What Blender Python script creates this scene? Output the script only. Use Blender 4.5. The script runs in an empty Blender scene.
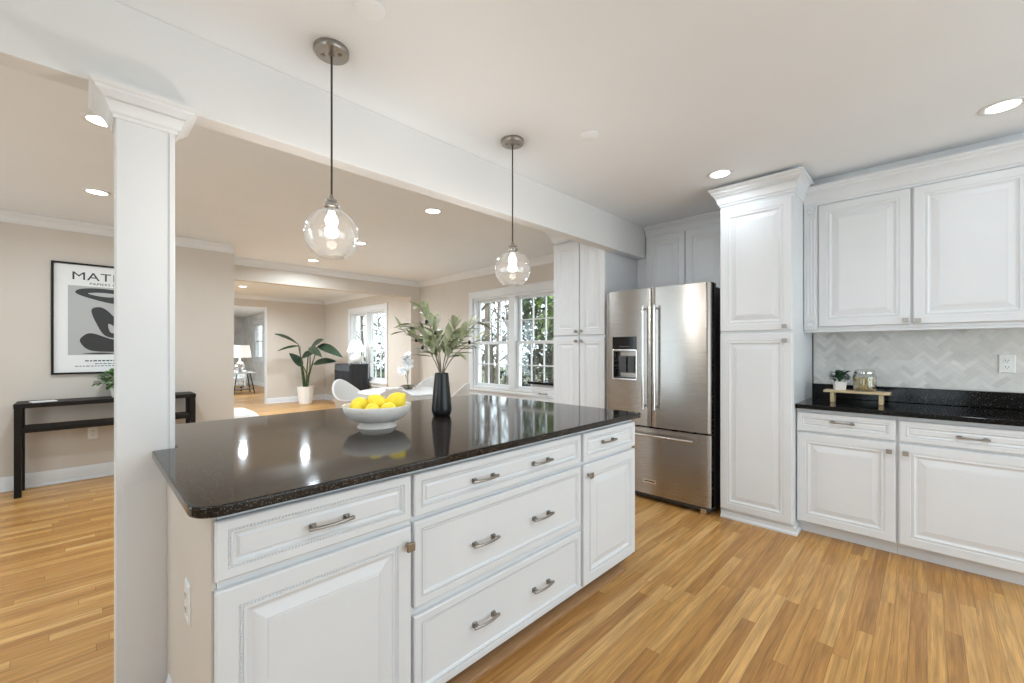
import bpy, math, random
from mathutils import Vector, Matrix
random.seed(7)
PI = math.pi
scn = bpy.context.scene
COL = scn.collection

# ------------------------------------------------------------------ camera, sky, exposure
CAM_H = 1.31
FPX = 421.0
cam_d = bpy.data.cameras.new('camera')
cam = bpy.data.objects.new('camera', cam_d)
COL.objects.link(cam)
cam.location = (0, 0, CAM_H)
cam.rotation_euler = (PI / 2, 0, math.radians(44.6 - 90))
cam_d.sensor_width = 36.0
cam_d.sensor_fit = 'HORIZONTAL'
cam_d.lens = 36.0 * FPX / 1024.0
cam_d.shift_y = (349.5 - 341.5) / 1024.0
cam_d.clip_start = 0.05
scn.camera = cam

SKY = 4.4          # overcast sky seen through the windows
CAN_W = 3.2        # recessed lights
world = bpy.data.worlds.new('overcast_sky')
scn.world = world
world.use_nodes = True
_n = world.node_tree.nodes
_bg = _n['Background']
_bg.inputs['Color'].default_value = (0.80, 0.905, 1.0, 1)
_bg.inputs['Strength'].default_value = SKY
scn.view_settings.view_transform = 'Standard'
scn.view_settings.look = 'None'
scn.view_settings.gamma = 1.0
scn.view_settings.exposure = 0.0
scn.view_settings.use_curve_mapping = False

CEIL = 2.585


def portal(name, loc, rot, sx, sy):
    d = bpy.data.lights.new(name, 'AREA')
    d.shape = 'RECTANGLE'
    d.size = sx
    d.size_y = sy
    d.cycles.is_portal = True
    o = bpy.data.objects.new(name, d)
    COL.objects.link(o)
    o.location = loc
    o.rotation_euler = rot
    return o


# portals only tell the renderer where sky light comes in
portal('daylight_portal_dining', (4.66, 4.45, 1.42), (0, PI / 2, 0), 1.5, 1.8)
portal('daylight_portal_living', (4.66, 9.0, 1.42), (0, PI / 2, 0), 1.7, 1.8)
portal('daylight_portal_living_left', (-1.36, 9.1, 1.32), (0, -PI / 2, 0), 2.05, 3.0)
portal('daylight_portal_sunroom_left', (.79, 15.1, 1.32), (0, -PI / 2, 0), 2.05, 5.0)
portal('daylight_portal_sunroom', (4.66, 17.4, 1.6), (0, PI / 2, 0), 1.5, 1.2)
portal('daylight_portal_near', (2.0, -2.76, 1.15), (-PI / 2, 0, PI), 3.6, 2.3)
portal('daylight_portal_left', (-2.96, 0.25, 1.3), (0, -PI / 2, 0), 2.1, 1.5)
portal('daylight_portal_left_dining', (-2.96, 4.1, 1.3), (0, -PI / 2, 0), 2.1, 2.4)


# ------------------------------------------------------------------ helpers
class MB:
    """collects geometry, then links it as one mesh object"""

    def __init__(self):
        self.v = []
        self.f = []
        self.mi = []

    def add(self, vs, fs, mi=0):
        b = len(self.v)
        self.v += [tuple(p) for p in vs]
        for f in fs:
            self.f.append(tuple(b + i for i in f))
            self.mi.append(mi)
        return self

    def box(self, x0, x1, y0, y1, z0, z1, mi=0, m=None):
        x0, x1 = sorted((x0, x1)); y0, y1 = sorted((y0, y1)); z0, z1 = sorted((z0, z1))
        vs = [(x0, y0, z0), (x1, y0, z0), (x1, y1, z0), (x0, y1, z0),
              (x0, y0, z1), (x1, y0, z1), (x1, y1, z1), (x0, y1, z1)]
        if m is not None:
            vs = [m @ Vector(p) for p in vs]
        return self.add(vs, [(0, 3, 2, 1), (4, 5, 6, 7), (0, 1, 5, 4), (1, 2, 6, 5), (2, 3, 7, 6), (3, 0, 4, 7)], mi)

    def lathe(self, prof, n=32, c=(0, 0, 0), sx=1, sy=1, mi=0, m=None, closed=False):
        """prof: list of (r, z); r=0 ends are closed as fans"""
        vs = []
        fs = []
        idx = []
        for r, z in prof:
            if r < 1e-6:
                idx.append([len(vs)])
                vs.append(Vector((c[0], c[1], c[2] + z)))
            else:
                ring = []
                for k in range(n):
                    a = 2 * PI * k / n
                    ring.append(len(vs))
                    vs.append(Vector((c[0] + r * sx * math.cos(a), c[1] + r * sy * math.sin(a), c[2] + z)))
                idx.append(ring)
        pairs = list(zip(idx[:-1], idx[1:]))
        if closed:
            pairs.append((idx[-1], idx[0]))
        for A, B in pairs:
            if len(A) == 1 and len(B) == 1:
                continue
            for k in range(n):
                k2 = (k + 1) % n
                if len(A) == 1:
                    fs.append((A[0], B[k2], B[k]))
                elif len(B) == 1:
                    fs.append((A[k], A[k2], B[0]))
                else:
                    fs.append((A[k], A[k2], B[k2], B[k]))
        if m is not None:
            vs = [m @ p for p in vs]
        return self.add(vs, fs, mi)

    def tube(self, pts, r, n=8, mi=0, cap=True):
        pts = [Vector(p) for p in pts]
        rr = r if isinstance(r, (list, tuple)) else [r] * len(pts)
        vs = []
        fs = []
        up = Vector((0, 0, 1))
        prev = None
        for i, p in enumerate(pts):
            d = (pts[min(i + 1, len(pts) - 1)] - pts[max(i - 1, 0)])
            if d.length < 1e-9:
                d = Vector((0, 0, 1))
            d.normalize()
            if prev is None:
                ref = up if abs(d.z) < 0.9 else Vector((1, 0, 0))
                a = d.cross(ref).normalized()
            else:
                a = (prev - d * prev.dot(d))
                a = a.normalized() if a.length > 1e-6 else d.orthogonal().normalized()
            prev = a
            b = d.cross(a)
            for k in range(n):
                t = 2 * PI * k / n
                vs.append(p + (a * math.cos(t) + b * math.sin(t)) * rr[i])
        for i in range(len(pts) - 1):
            for k in range(n):
                k2 = (k + 1) % n
                fs.append((i * n + k, i * n + k2, (i + 1) * n + k2, (i + 1) * n + k))
        if cap:
            fs.append(tuple(range(n - 1, -1, -1)))
            fs.append(tuple(range((len(pts) - 1) * n, len(pts) * n)))
        return self.add(vs, fs, mi)

    def sweep(self, prof, path, closed=False, mi=0, side=1):
        """prof: closed polygon list (out, z); path: list of (x, y); out is to the right of travel * side"""
        P = [Vector((p[0], p[1])) for p in path]
        n = len(P)
        offs = []
        for i in range(n):
            def nrm(a, b):
                d = (b - a).normalized()
                return Vector((d.y, -d.x)) * side
            if closed or 0 < i < n - 1:
                n1 = nrm(P[i - 1], P[i])
                n2 = nrm(P[i], P[(i + 1) % n])
                o = (n1 + n2)
                o = o / max(0.2, (1 + n1.dot(n2)))
            elif i == 0:
                o = nrm(P[0], P[1])
            else:
                o = nrm(P[-2], P[-1])
            offs.append(o)
        k = len(prof)
        vs = []
        for i in range(n):
            for (d, z) in prof:
                q = P[i] + offs[i] * d
                vs.append((q.x, q.y, z))
        fs = []
        for i in range(n if closed else n - 1):
            j = (i + 1) % n
            for a in range(k):
                b = (a + 1) % k
                fs.append((i * k + a, j * k + a, j * k + b, i * k + b))
        if not closed:
            fs.append(tuple(range(k)))
            fs.append(tuple(range((n - 1) * k + k - 1, (n - 1) * k - 1, -1)))
        return self.add(vs, fs, mi)

    def prism(self, poly, z0, z1, mi=0):
        n = len(poly)
        vs = [(p[0], p[1], z0) for p in poly] + [(p[0], p[1], z1) for p in poly]
        fs = [tuple(range(n - 1, -1, -1)), tuple(range(n, 2 * n))]
        for i in range(n):
            j = (i + 1) % n
            fs.append((i, j, n + j, n + i))
        return self.add(vs, fs, mi)

    def rings(self, x0, x1, z0, z1, prof, yback, mi=0):
        """nested rectangle panel facing -y. prof: (inset, y)"""
        vs = []
        fs = []
        k = 0
        for ins, y in [(0, yback)] + prof:
            vs += [(x0 + ins, y, z0 + ins), (x1 - ins, y, z0 + ins), (x1 - ins, y, z1 - ins), (x0 + ins, y, z1 - ins)]
            k += 1
        for r in range(k - 1):
            for e in range(4):
                e2 = (e + 1) % 4
                fs.append((r * 4 + e, r * 4 + e2, (r + 1) * 4 + e2, (r + 1) * 4 + e))
        fs.append(tuple((k - 1) * 4 + e for e in range(4)))
        fs.append((3, 2, 1, 0))
        return self.add(vs, fs, mi)

    def build(self, name, mats, parent=None, smooth=None, bevel=0, segs=2, loc=None, rotz=None):
        me = bpy.data.meshes.new(name)
        me.from_pydata(self.v, [], self.f)
        if not isinstance(mats, (list, tuple)):
            mats = [mats]
        for m in mats:
            me.materials.append(m)
        if any(self.mi):
            me.polygons.foreach_set('material_index', self.mi)
        import bmesh
        bm = bmesh.new()
        bm.from_mesh(me)
        bmesh.ops.recalc_face_normals(bm, faces=bm.faces)
        bm.to_mesh(me)
        bm.free()
        if smooth is not None:
            me.polygons.foreach_set('use_smooth', [True] * len(me.polygons))
            me.set_sharp_from_angle(angle=math.radians(smooth))
        me.update()
        o = bpy.data.objects.new(name, me)
        COL.objects.link(o)
        if parent is not None:
            o.parent = parent
        if loc is not None:
            o.location = loc
        if rotz is not None:
            o.rotation_euler = (0, 0, rotz)
        if bevel:
            b = o.modifiers.new('bevel', 'BEVEL')
            b.width = bevel
            b.segments = segs
            b.limit_method = 'ANGLE'
            b.angle_limit = math.radians(40)
        return o


def tag(o, label=None, cat=None, group=None, kind=None):
    if label: o['label'] = label
    if cat: o['category'] = cat
    if group: o['group'] = group
    if kind: o['kind'] = kind
    return o


def thing(name, label, cat, loc=(0, 0, 0), rotz=0, group=None):
    o = bpy.data.objects.new(name, None)
    o.empty_display_size = 0.1
    COL.objects.link(o)
    o.location = loc
    o.rotation_euler = (0, 0, rotz)
    return tag(o, label, cat, group)


def copy_tree(o, parent=None):
    c = o.copy()
    COL.objects.link(c)
    if parent is not None:
        c.parent = parent
    for ch in list(o.children):
        copy_tree(ch, c)
    return c


def struct(name, mb, mat, **k):
    return tag(mb.build(name, mat, **k), kind='structure')


# camera-calibrated pixel -> world point at a given plane (used only to measure the photo)
_a = math.radians(44.6)
_F = Vector((math.cos(_a), math.sin(_a), 0))
_R = Vector((math.sin(_a), -math.cos(_a), 0))


def at(u, v, dep):
    s = (u - 512) / FPX
    t = (349.5 - v) / FPX
    return Vector((0, 0, CAM_H)) + (_F + _R * s + Vector((0, 0, t))) * dep


# ------------------------------------------------------------------ materials
def pmat(name, col, rough=0.5, metal=0.0, spec=0.5, ior=None, coat=0, emit=None, es=0, sheen=0):
    m = bpy.data.materials.new(name)
    m.use_nodes = True
    p = m.node_tree.nodes['Principled BSDF']
    p.inputs['Base Color'].default_value = (*col, 1)
    p.inputs['Roughness'].default_value = rough
    p.inputs['Metallic'].default_value = metal
    p.inputs['Specular IOR Level'].default_value = spec
    if ior: p.inputs['IOR'].default_value = ior
    if coat: p.inputs['Coat Weight'].default_value = coat
    if sheen: p.inputs['Sheen Weight'].default_value = sheen
    if emit:
        p.inputs['Emission Color'].default_value = (*emit, 1)
        p.inputs['Emission Strength'].default_value = es
    return m


def node(m, t, **k):
    n = m.node_tree.nodes.new(t)
    for a, b in k.items():
        setattr(n, a, b)
    return n


def link(m, a, b):
    m.node_tree.links.new(a, b)


def bsdf(m):
    return m.node_tree.nodes['Principled BSDF']


def noisy(name, c1, c2, scale=8, rough=0.5, bump=0.0, bscale=60, stretch=(1, 1, 1), **k):
    """two tone noise material with optional bump"""
    m = pmat(name, c1, rough, **k)
    tc = node(m, 'ShaderNodeTexCoord')
    mp = node(m, 'ShaderNodeMapping')
    mp.inputs['Scale'].default_value = stretch
    link(m, tc.outputs['Object'], mp.inputs['Vector'])
    nz = node(m, 'ShaderNodeTexNoise')
    nz.inputs['Scale'].default_value = scale
    nz.inputs['Detail'].default_value = 4
    link(m, mp.outputs[0], nz.inputs['Vector'])
    rp = node(m, 'ShaderNodeValToRGB')
    rp.color_ramp.elements[0].position = 0.35
    rp.color_ramp.elements[1].position = 0.65
    rp.color_ramp.elements[0].color = (*c1, 1)
    rp.color_ramp.elements[1].color = (*c2, 1)
    link(m, nz.outputs['Fac'], rp.inputs[0])
    link(m, rp.outputs[0], bsdf(m).inputs['Base Color'])
    if bump:
        n2 = node(m, 'ShaderNodeTexNoise')
        n2.inputs['Scale'].default_value = bscale
        link(m, mp.outputs[0], n2.inputs['Vector'])
        bp = node(m, 'ShaderNodeBump')
        bp.inputs['Strength'].default_value = bump
        bp.inputs['Distance'].default_value = 0.004
        link(m, n2.outputs['Fac'], bp.inputs['Height'])
        link(m, bp.outputs[0], bsdf(m).inputs['Normal'])
    return m


M = {}
M['wall'] = noisy('beige_wall_paint', (0.635, 0.572, 0.505), (0.650, 0.587, 0.520), 3, 0.7, 0.05, 200)
M['wall_grey'] = noisy('pale_grey_wall_paint', (0.74, 0.72, 0.69), (0.61, 0.595, 0.56), 3, 0.7)
M['ceil'] = noisy('ceiling_paint', (0.845, 0.865, 0.885), (0.86, 0.88, 0.90), 2, 0.8)
M['beam'] = noisy('beam_paint', (0.77, 0.765, 0.755), (0.78, 0.775, 0.765), 2, 0.6)
M['trim'] = noisy('white_trim_paint', (0.76, 0.762, 0.765), (0.78, 0.782, 0.785), 2, 0.38)
M['cab'] = noisy('white_cabinet_paint', (0.74, 0.75, 0.765), (0.76, 0.77, 0.785), 3, 0.32)
M['gap'] = pmat('cabinet_carcass_shadow_gap', (0.70, 0.70, 0.70), 0.6)
M['nickel'] = pmat('brushed_nickel', (0.36, 0.335, 0.305), 0.34, 1.0)
M['bronze'] = pmat('aged_bronze', (0.30, 0.25, 0.19), 0.35, 1.0)
M['chrome'] = pmat('polished_metal', (0.72, 0.71, 0.70), 0.15, 1.0)
M['black'] = pmat('black_satin', (0.009, 0.007, 0.006), 0.5, spec=.25)
M['blackmetal'] = pmat('black_gloss_plastic', (0.008, 0.008, 0.009), 0.08)
M['dkgrey'] = pmat('dark_grey_case', (0.06, 0.06, 0.065), 0.45)
M['white_plastic'] = pmat('white_plastic', (0.82, 0.82, 0.80), 0.4)
M['slot'] = pmat('outlet_slot', (0.03, 0.03, 0.03), 0.6)
M['ceramic'] = noisy('matte_white_ceramic', (0.84, 0.79, 0.73), (0.88, 0.84, 0.79), 30, 0.5, 0.1, 90)
M['vase'] = pmat('black_ceramic', (0.012, 0.012, 0.014), 0.33)
M['lemon'] = noisy('lemon_peel', (0.86, 0.66, 0.02), (0.90, 0.74, 0.05), 12, 0.42, 0.35, 130)
M['fabric'] = noisy('pale_fabric', (0.62, 0.59, 0.56), (0.68, 0.65, 0.62), 60, 0.9, 0.2, 300)
M['sofa'] = noisy('white_linen', (0.78, 0.77, 0.76), (0.82, 0.81, 0.80), 40, 0.9, 0.2, 200)
M['tabletop'] = noisy('white_lacquer', (0.84, 0.84, 0.84), (0.80, 0.80, 0.80), 3, 0.2)
M['bulb'] = pmat('lit_bulb', (1, 0.95, 0.88), 0.4, emit=(1.0, 0.93, 0.82), es=6)
M['lens'] = pmat('lit_lens', (1, 1, 1), 0.4, emit=(1.0, 0.97, 0.92), es=9)
M['shade'] = pmat('lit_lampshade', (0.9, 0.88, 0.84), 0.8, emit=(1.0, 0.96, 0.90), es=0.55)
M['soil'] = noisy('potting_soil', (0.03, 0.022, 0.015), (0.06, 0.045, 0.03), 60, 0.9)
M['leafdark'] = noisy('dark_green_leaf', (0.012, 0.030, 0.016), (0.030, 0.060, 0.030), 8, 0.35)
M['leaffresh'] = noisy('fresh_green_leaf', (0.05, 0.16, 0.03), (0.12, 0.27, 0.06), 20, 0.45)
M['leafsucc'] = noisy('bluish_green_leaf', (0.02, 0.07, 0.03), (0.06, 0.14, 0.07), 40, 0.5)
M['leafolive'] = noisy('olive_leaf', (0.26, 0.31, 0.16), (0.52, 0.54, 0.38), 14, 0.5)
M['stem'] = noisy('olive_stem', (0.17, 0.13, 0.09), (0.26, 0.21, 0.15), 20, 0.7)
M['greenstem'] = noisy('green_stem', (0.05, 0.09, 0.03), (0.10, 0.14, 0.06), 20, 0.5)
M['olive'] = pmat('black_olive', (0.012, 0.008, 0.010), 0.25)
M['petal'] = pmat('white_petal', (0.85, 0.84, 0.83), 0.5)
M['oak'] = noisy('pale_oak', (0.62, 0.46, 0.26), (0.70, 0.55, 0.34), 8, 0.45, stretch=(14, 1.2, 14))
M['navy'] = noisy('charcoal_stained_wood', (0.014, 0.016, 0.020), (0.028, 0.030, 0.036), 10, 0.4, stretch=(6, 6, 1))
M['pasta'] = noisy('dried_pasta', (0.55, 0.36, 0.12), (0.80, 0.62, 0.32), 30, 0.5)
M['bark'] = noisy('tree_bark', (0.13, 0.105, 0.085), (0.26, 0.22, 0.19), 12, 0.9, 0.5, 40, (3, 3, 0.5))
M['treeleaf'] = noisy('broadleaf_foliage', (0.030, 0.065, 0.022), (0.075, 0.13, 0.045), 3, 0.5)
M['treedark'] = noisy('evergreen_foliage', (0.016, 0.034, 0.018), (0.040, 0.070, 0.035), 3, 0.5)
M['treelime'] = noisy('bright_green_foliage', (0.10, 0.17, 0.035), (0.19, 0.27, 0.07), 3, 0.5)
M['treepale'] = noisy('pale_winter_foliage', (0.13, 0.135, 0.10), (0.22, 0.22, 0.17), 3, 0.6)
M['lawn'] = noisy('lawn_and_leaf_litter', (0.10, 0.12, 0.05), (0.20, 0.17, 0.10), 5, 0.95)
M['paper'] = pmat('white_paper', (0.80, 0.80, 0.79), 0.5)
M['ink'] = pmat('charcoal_ink', (0.028, 0.027, 0.027), 0.5)
M['artgrey'] = pmat('pale_grey_print', (0.44, 0.44, 0.43), 0.5)
M['blanket'] = noisy('grey_white_weave', (0.50, 0.50, 0.50), (0.85, 0.85, 0.84), 25, 0.9)
M['shoe'] = noisy('oak_shoe_moulding', (0.30, 0.16, 0.07), (0.38, 0.21, 0.10), 10, 0.4, stretch=(1, 12, 12))
M['cord'] = pmat('brown_fabric_cord', (0.045, 0.035, 0.03), 0.6)


def make_glass(name, tint=(1, 1, 1), base=0.05, rough=0.0, edge=0.5, haze=0):
    """thin clear glass: see-through with a Fresnel reflection"""
    m = bpy.data.materials.new(name)
    m.use_nodes = True
    nt = m.node_tree
    nt.nodes.clear()
    out = node(m, 'ShaderNodeOutputMaterial')
    tr = node(m, 'ShaderNodeBsdfTransparent')
    tr.inputs[0].default_value = (*tint, 1)
    gl = node(m, 'ShaderNodeBsdfGlossy')
    gl.inputs['Roughness'].default_value = rough
    lw = node(m, 'ShaderNodeLayerWeight')
    lw.inputs['Blend'].default_value = edge
    mr = node(m, 'ShaderNodeMapRange')
    mr.inputs['To Min'].default_value = base
    mr.inputs['To Max'].default_value = 0.9
    pw = node(m, 'ShaderNodeMath', operation='POWER')
    pw.inputs[1].default_value = 2.0
    link(m, lw.outputs['Facing'], pw.inputs[0])
    link(m, pw.outputs[0], mr.inputs['Value'])
    mx = node(m, 'ShaderNodeMixShader')
    link(m, mr.outputs[0], mx.inputs[0])
    link(m, tr.outputs[0], mx.inputs[1])
    link(m, gl.outputs[0], mx.inputs[2])
    last = mx
    if haze:
        tl = node(m, 'ShaderNodeBsdfTranslucent')
        tl.inputs[0].default_value = (1, 1, 1, 1)
        m2 = node(m, 'ShaderNodeMixShader')
        m2.inputs[0].default_value = haze
        link(m, mx.outputs[0], m2.inputs[1])
        link(m, tl.outputs[0], m2.inputs[2])
        last = m2
    link(m, last.outputs[0], out.inputs[0])
    return m


M['pane'] = make_glass('window_glass', (0.97, 0.99, 0.98), 0.03, 0, 0.3)
M['globe'] = make_glass('clear_globe_glass', (0.99, 0.99, 0.985), 0.04, 0.03, 0.35, haze=.0045)
M['jar'] = make_glass('jar_glass', (0.95, 0.97, 0.96), 0.08, 0.02, 0.5)


def make_granite(name, base, speck, sc, thr, rough=0.07, spec=0.3, ior=1.47):
    m = pmat(name, base, rough, spec=spec, ior=ior)
    tc = node(m, 'ShaderNodeTexCoord')
    vo = node(m, 'ShaderNodeTexVoronoi')
    vo.inputs['Scale'].default_value = sc
    link(m, tc.outputs['Object'], vo.inputs['Vector'])
    sep = node(m, 'ShaderNodeSeparateColor')
    link(m, vo.outputs['Color'], sep.inputs[0])
    lt = node(m, 'ShaderNodeMath', operation='GREATER_THAN')
    lt.inputs[1].default_value = thr
    link(m, sep.outputs[0], lt.inputs[0])
    nr = node(m, 'ShaderNodeMath', operation='LESS_THAN')
    nr.inputs[1].default_value = 0.42
    link(m, vo.outputs['Distance'], nr.inputs[0])
    mu = node(m, 'ShaderNodeMath', operation='MULTIPLY')
    link(m, lt.outputs[0], mu.inputs[0])
    link(m, nr.outputs[0], mu.inputs[1])
    mu2 = node(m, 'ShaderNodeMath', operation='MULTIPLY')
    link(m, mu.outputs[0], mu2.inputs[0])
    link(m, sep.outputs[1], mu2.inputs[1])
    nz = node(m, 'ShaderNodeTexNoise')
    nz.inputs['Scale'].default_value = 60
    link(m, tc.outputs['Object'], nz.inputs['Vector'])
    mx0 = node(m, 'ShaderNodeMix', data_type='RGBA')
    link(m, nz.outputs['Fac'], mx0.inputs['Factor'])
    mx0.inputs['A'].default_value = (*[c * 0.6 for c in base], 1)
    mx0.inputs['B'].default_value = (*[c * 1.6 for c in base], 1)
    mx = node(m, 'ShaderNodeMix', data_type='RGBA')
    link(m, mu2.outputs[0], mx.inputs['Factor'])
    link(m, mx0.outputs['Result'], mx.inputs['A'])
    mx.inputs['B'].default_value = (*speck, 1)
    link(m, mx.outputs['Result'], bsdf(m).inputs['Base Color'])
    return m


M['granite'] = make_granite('speckled_black_granite', (0.016, 0.013, 0.011), (0.34, 0.29, 0.24), 420, 0.82)
M['granite2'] = make_granite('speckled_black_granite_perimeter', (0.007, 0.007, 0.007), (0.40, 0.39, 0.37), 320, 0.945, .09, .22, 1.45)


def make_steel():
    m = pmat('brushed_stainless_steel', (0.42, 0.395, 0.37), 0.26, 1.0)
    p = bsdf(m)
    tc = node(m, 'ShaderNodeTexCoord')
    mp = node(m, 'ShaderNodeMapping')
    mp.inputs['Scale'].default_value = (4, 4, 900)
    link(m, tc.outputs['Object'], mp.inputs['Vector'])
    nz = node(m, 'ShaderNodeTexNoise')
    nz.inputs['Scale'].default_value = 1.0
    nz.inputs['Detail'].default_value = 3
    link(m, mp.outputs[0], nz.inputs['Vector'])
    mr = node(m, 'ShaderNodeMapRange')
    mr.inputs['To Min'].default_value = 0.20
    mr.inputs['To Max'].default_value = 0.32
    link(m, nz.outputs['Fac'], mr.inputs['Value'])
    link(m, mr.outputs[0], p.inputs['Roughness'])
    p.inputs['Anisotropic'].default_value = 0.8
    tg = node(m, 'ShaderNodeTangent', direction_type='UV_MAP', uv_map='grain')
    link(m, tg.outputs[0], p.inputs['Tangent'])
    return m


M['steel'] = make_steel()


def make_floor():
    m = pmat('oak_strip_floor', (0.5, 0.3, 0.14), 0.30, spec=0.35)
    p = bsdf(m)
    W, L = 0.0585, 1.15
    tc = node(m, 'ShaderNodeTexCoord')
    sp = node(m, 'ShaderNodeSeparateXYZ')
    link(m, tc.outputs['Object'], sp.inputs[0])

    def math_(op, a, b=None):
        n = node(m, 'ShaderNodeMath', operation=op)
        for i, q in enumerate((a, b)):
            if q is None: continue
            if isinstance(q, (int, float)): n.inputs[i].default_value = q
            else: link(m, q, n.inputs[i])
        return n.outputs[0]

    yr = math_('DIVIDE', sp.outputs['Y'], W)
    row = math_('FLOOR', yr)
    fy = math_('FRACT', yr)
    w1 = node(m, 'ShaderNodeTexWhiteNoise', noise_dimensions='1D')
    link(m, row, w1.inputs['W'])
    xo = math_('ADD', math_('DIVIDE', sp.outputs['X'], L), math_('MULTIPLY', w1.outputs['Value'], 7.3))
    colm = math_('FLOOR', xo)
    fx = math_('FRACT', xo)
    cv = node(m, 'ShaderNodeCombineXYZ')
    link(m, row, cv.inputs[0]); link(m, colm, cv.inputs[1])
    w2 = node(m, 'ShaderNodeTexWhiteNoise', noise_dimensions='2D')
    link(m, cv.outputs[0], w2.inputs['Vector'])
    # grain, shifted per board
    gv = node(m, 'ShaderNodeCombineXYZ')
    link(m, math_('ADD', math_('MULTIPLY', sp.outputs['X'], 1.6), math_('MULTIPLY', w2.outputs['Value'], 37.0)), gv.inputs[0])
    link(m, math_('MULTIPLY', sp.outputs['Y'], 34.0), gv.inputs[1])
    nz = node(m, 'ShaderNodeTexNoise')
    nz.inputs['Scale'].default_value = 1.6
    nz.inputs['Detail'].default_value = 6
    nz.inputs['Distortion'].default_value = 0.8
    link(m, gv.outputs[0], nz.inputs['Vector'])
    fine = node(m, 'ShaderNodeTexNoise')
    gv2 = node(m, 'ShaderNodeCombineXYZ')
    link(m, math_('ADD', math_('MULTIPLY', sp.outputs['X'], 6.0), math_('MULTIPLY', w2.outputs['Value'], 91.0)), gv2.inputs[0])
    link(m, math_('MULTIPLY', sp.outputs['Y'], 260.0), gv2.inputs[1])
    fine.inputs['Scale'].default_value = 1.0
    fine.inputs['Detail'].default_value = 3
    link(m, gv2.outputs[0], fine.inputs['Vector'])
    rp = node(m, 'ShaderNodeValToRGB')
    cr = rp.color_ramp
    cr.elements[0].position = 0.0
    cr.elements[0].color = (0.45, 0.215, 0.062, 1)
    cr.elements[1].position = 1.0
    cr.elements[1].color = (0.71, 0.41, 0.152, 1)
    e = cr.elements.new(0.35); e.color = (0.55, 0.273, 0.080, 1)
    e = cr.elements.new(0.75); e.color = (0.62, 0.333, 0.104, 1)
    link(m, w2.outputs['Value'], rp.inputs[0])
    g1 = node(m, 'ShaderNodeMapRange')
    g1.inputs['From Min'].default_value = 0.3; g1.inputs['From Max'].default_value = 0.72
    g1.inputs['To Min'].default_value = 0.68; g1.inputs['To Max'].default_value = 1.15
    link(m, nz.outputs['Fac'], g1.inputs['Value'])
    g2 = node(m, 'ShaderNodeMapRange')
    g2.inputs['From Min'].default_value = 0.3; g2.inputs['From Max'].default_value = 0.7
    g2.inputs['To Min'].default_value = 0.80; g2.inputs['To Max'].default_value = 1.10
    link(m, fine.outputs['Fac'], g2.inputs['Value'])
    gg = math_('MULTIPLY', g1.outputs[0], g2.outputs[0])
    # joints
    jy = math_('MINIMUM', fy, math_('SUBTRACT', 1.0, fy))
    jx = math_('MINIMUM', fx, math_('SUBTRACT', 1.0, fx))
    sy = math_('GREATER_THAN', jy, 0.018)
    sx = math_('GREATER_THAN', jx, 0.0012)
    jj = math_('ADD', math_('MULTIPLY', math_('MULTIPLY', sx, sy), 0.42), 0.58)
    tot = math_('MULTIPLY', gg, jj)
    mx = node(m, 'ShaderNodeMix', data_type='RGBA', blend_type='MULTIPLY')
    mx.inputs['Factor'].default_value = 1.0
    link(m, rp.outputs[0], mx.inputs['A'])
    link(m, tot, mx.inputs['B'])
    link(m, mx.outputs['Result'], p.inputs['Base Color'])
    return m


M['floor'] = make_floor()
for k_, c_ in (('t1', (0.67, 0.655, 0.625)), ('t2', (0.70, 0.685, 0.655)), ('t3', (0.64, 0.625, 0.595)), ('t4', (0.74, 0.72, 0.69)), ('t5', (0.59, 0.575, 0.55))):
    M[k_] = noisy('marble_tile_' + {'t1': 'mid', 't2': 'light', 't3': 'grey', 't4': 'pale', 't5': 'dark'}[k_], c_, tuple(x * 1.07 for x in c_), 18, 0.28)
M['grout'] = pmat('grout', (0.66, 0.645, 0.62), 0.8)

# ------------------------------------------------------------------ room shell
XL, XR = -2.80, 4.45      # room left and right (window wall) faces
YN = -2.60                # wall behind the camera
BY = 2.11                 # front face of beam and column
CW, CW_END = 6.07, 1.286  # console wall plane and its free end
HY = 6.84                 # header plane between dining and living room
LY = 11.30                # far living room wall
SY = 19.3                 # end of the sun room

struct('floor', MB().box(XL - .15, XR + .15, YN - .15, SY + .15, -.12, 0), M['floor'])
struct('ceiling', MB().box(XL - .15, XR + .15, YN - .15, SY + .15, CEIL, CEIL + .12), M['ceil'])


def wall_mb(axis, c0, c1, a0, a1, z0, z1, holes=()):
    """wall slab with rectangular holes (a0,a1,z0,z1)."""
    mb = MB()

    def put(p, q, s, t):
        if q - p < 1e-6 or t - s < 1e-6: return
        if axis == 'x': mb.box(c0, c1, p, q, s, t)
        else: mb.box(p, q, c0, c1, s, t)
    cur = a0
    for (h0, h1, s, t) in sorted(holes):
        put(cur, h0, z0, z1)
        put(h0, h1, z0, s)
        put(h0, h1, t, z1)
        cur = h1
    put(cur, a1, z0, z1)
    return mb


# window wall with the dining, living and sun room windows
WD = (3.50, 5.27, 0.70, 2.13)
WL = (8.13, 9.80, 0.62, 2.17)
WS = (16.9, 17.95, 0.98, 2.26)
struct('wall_right', wall_mb('x', XR, XR + .15, YN, SY, 0, CEIL, [WD, WL, WS]), M['wall'])
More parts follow.
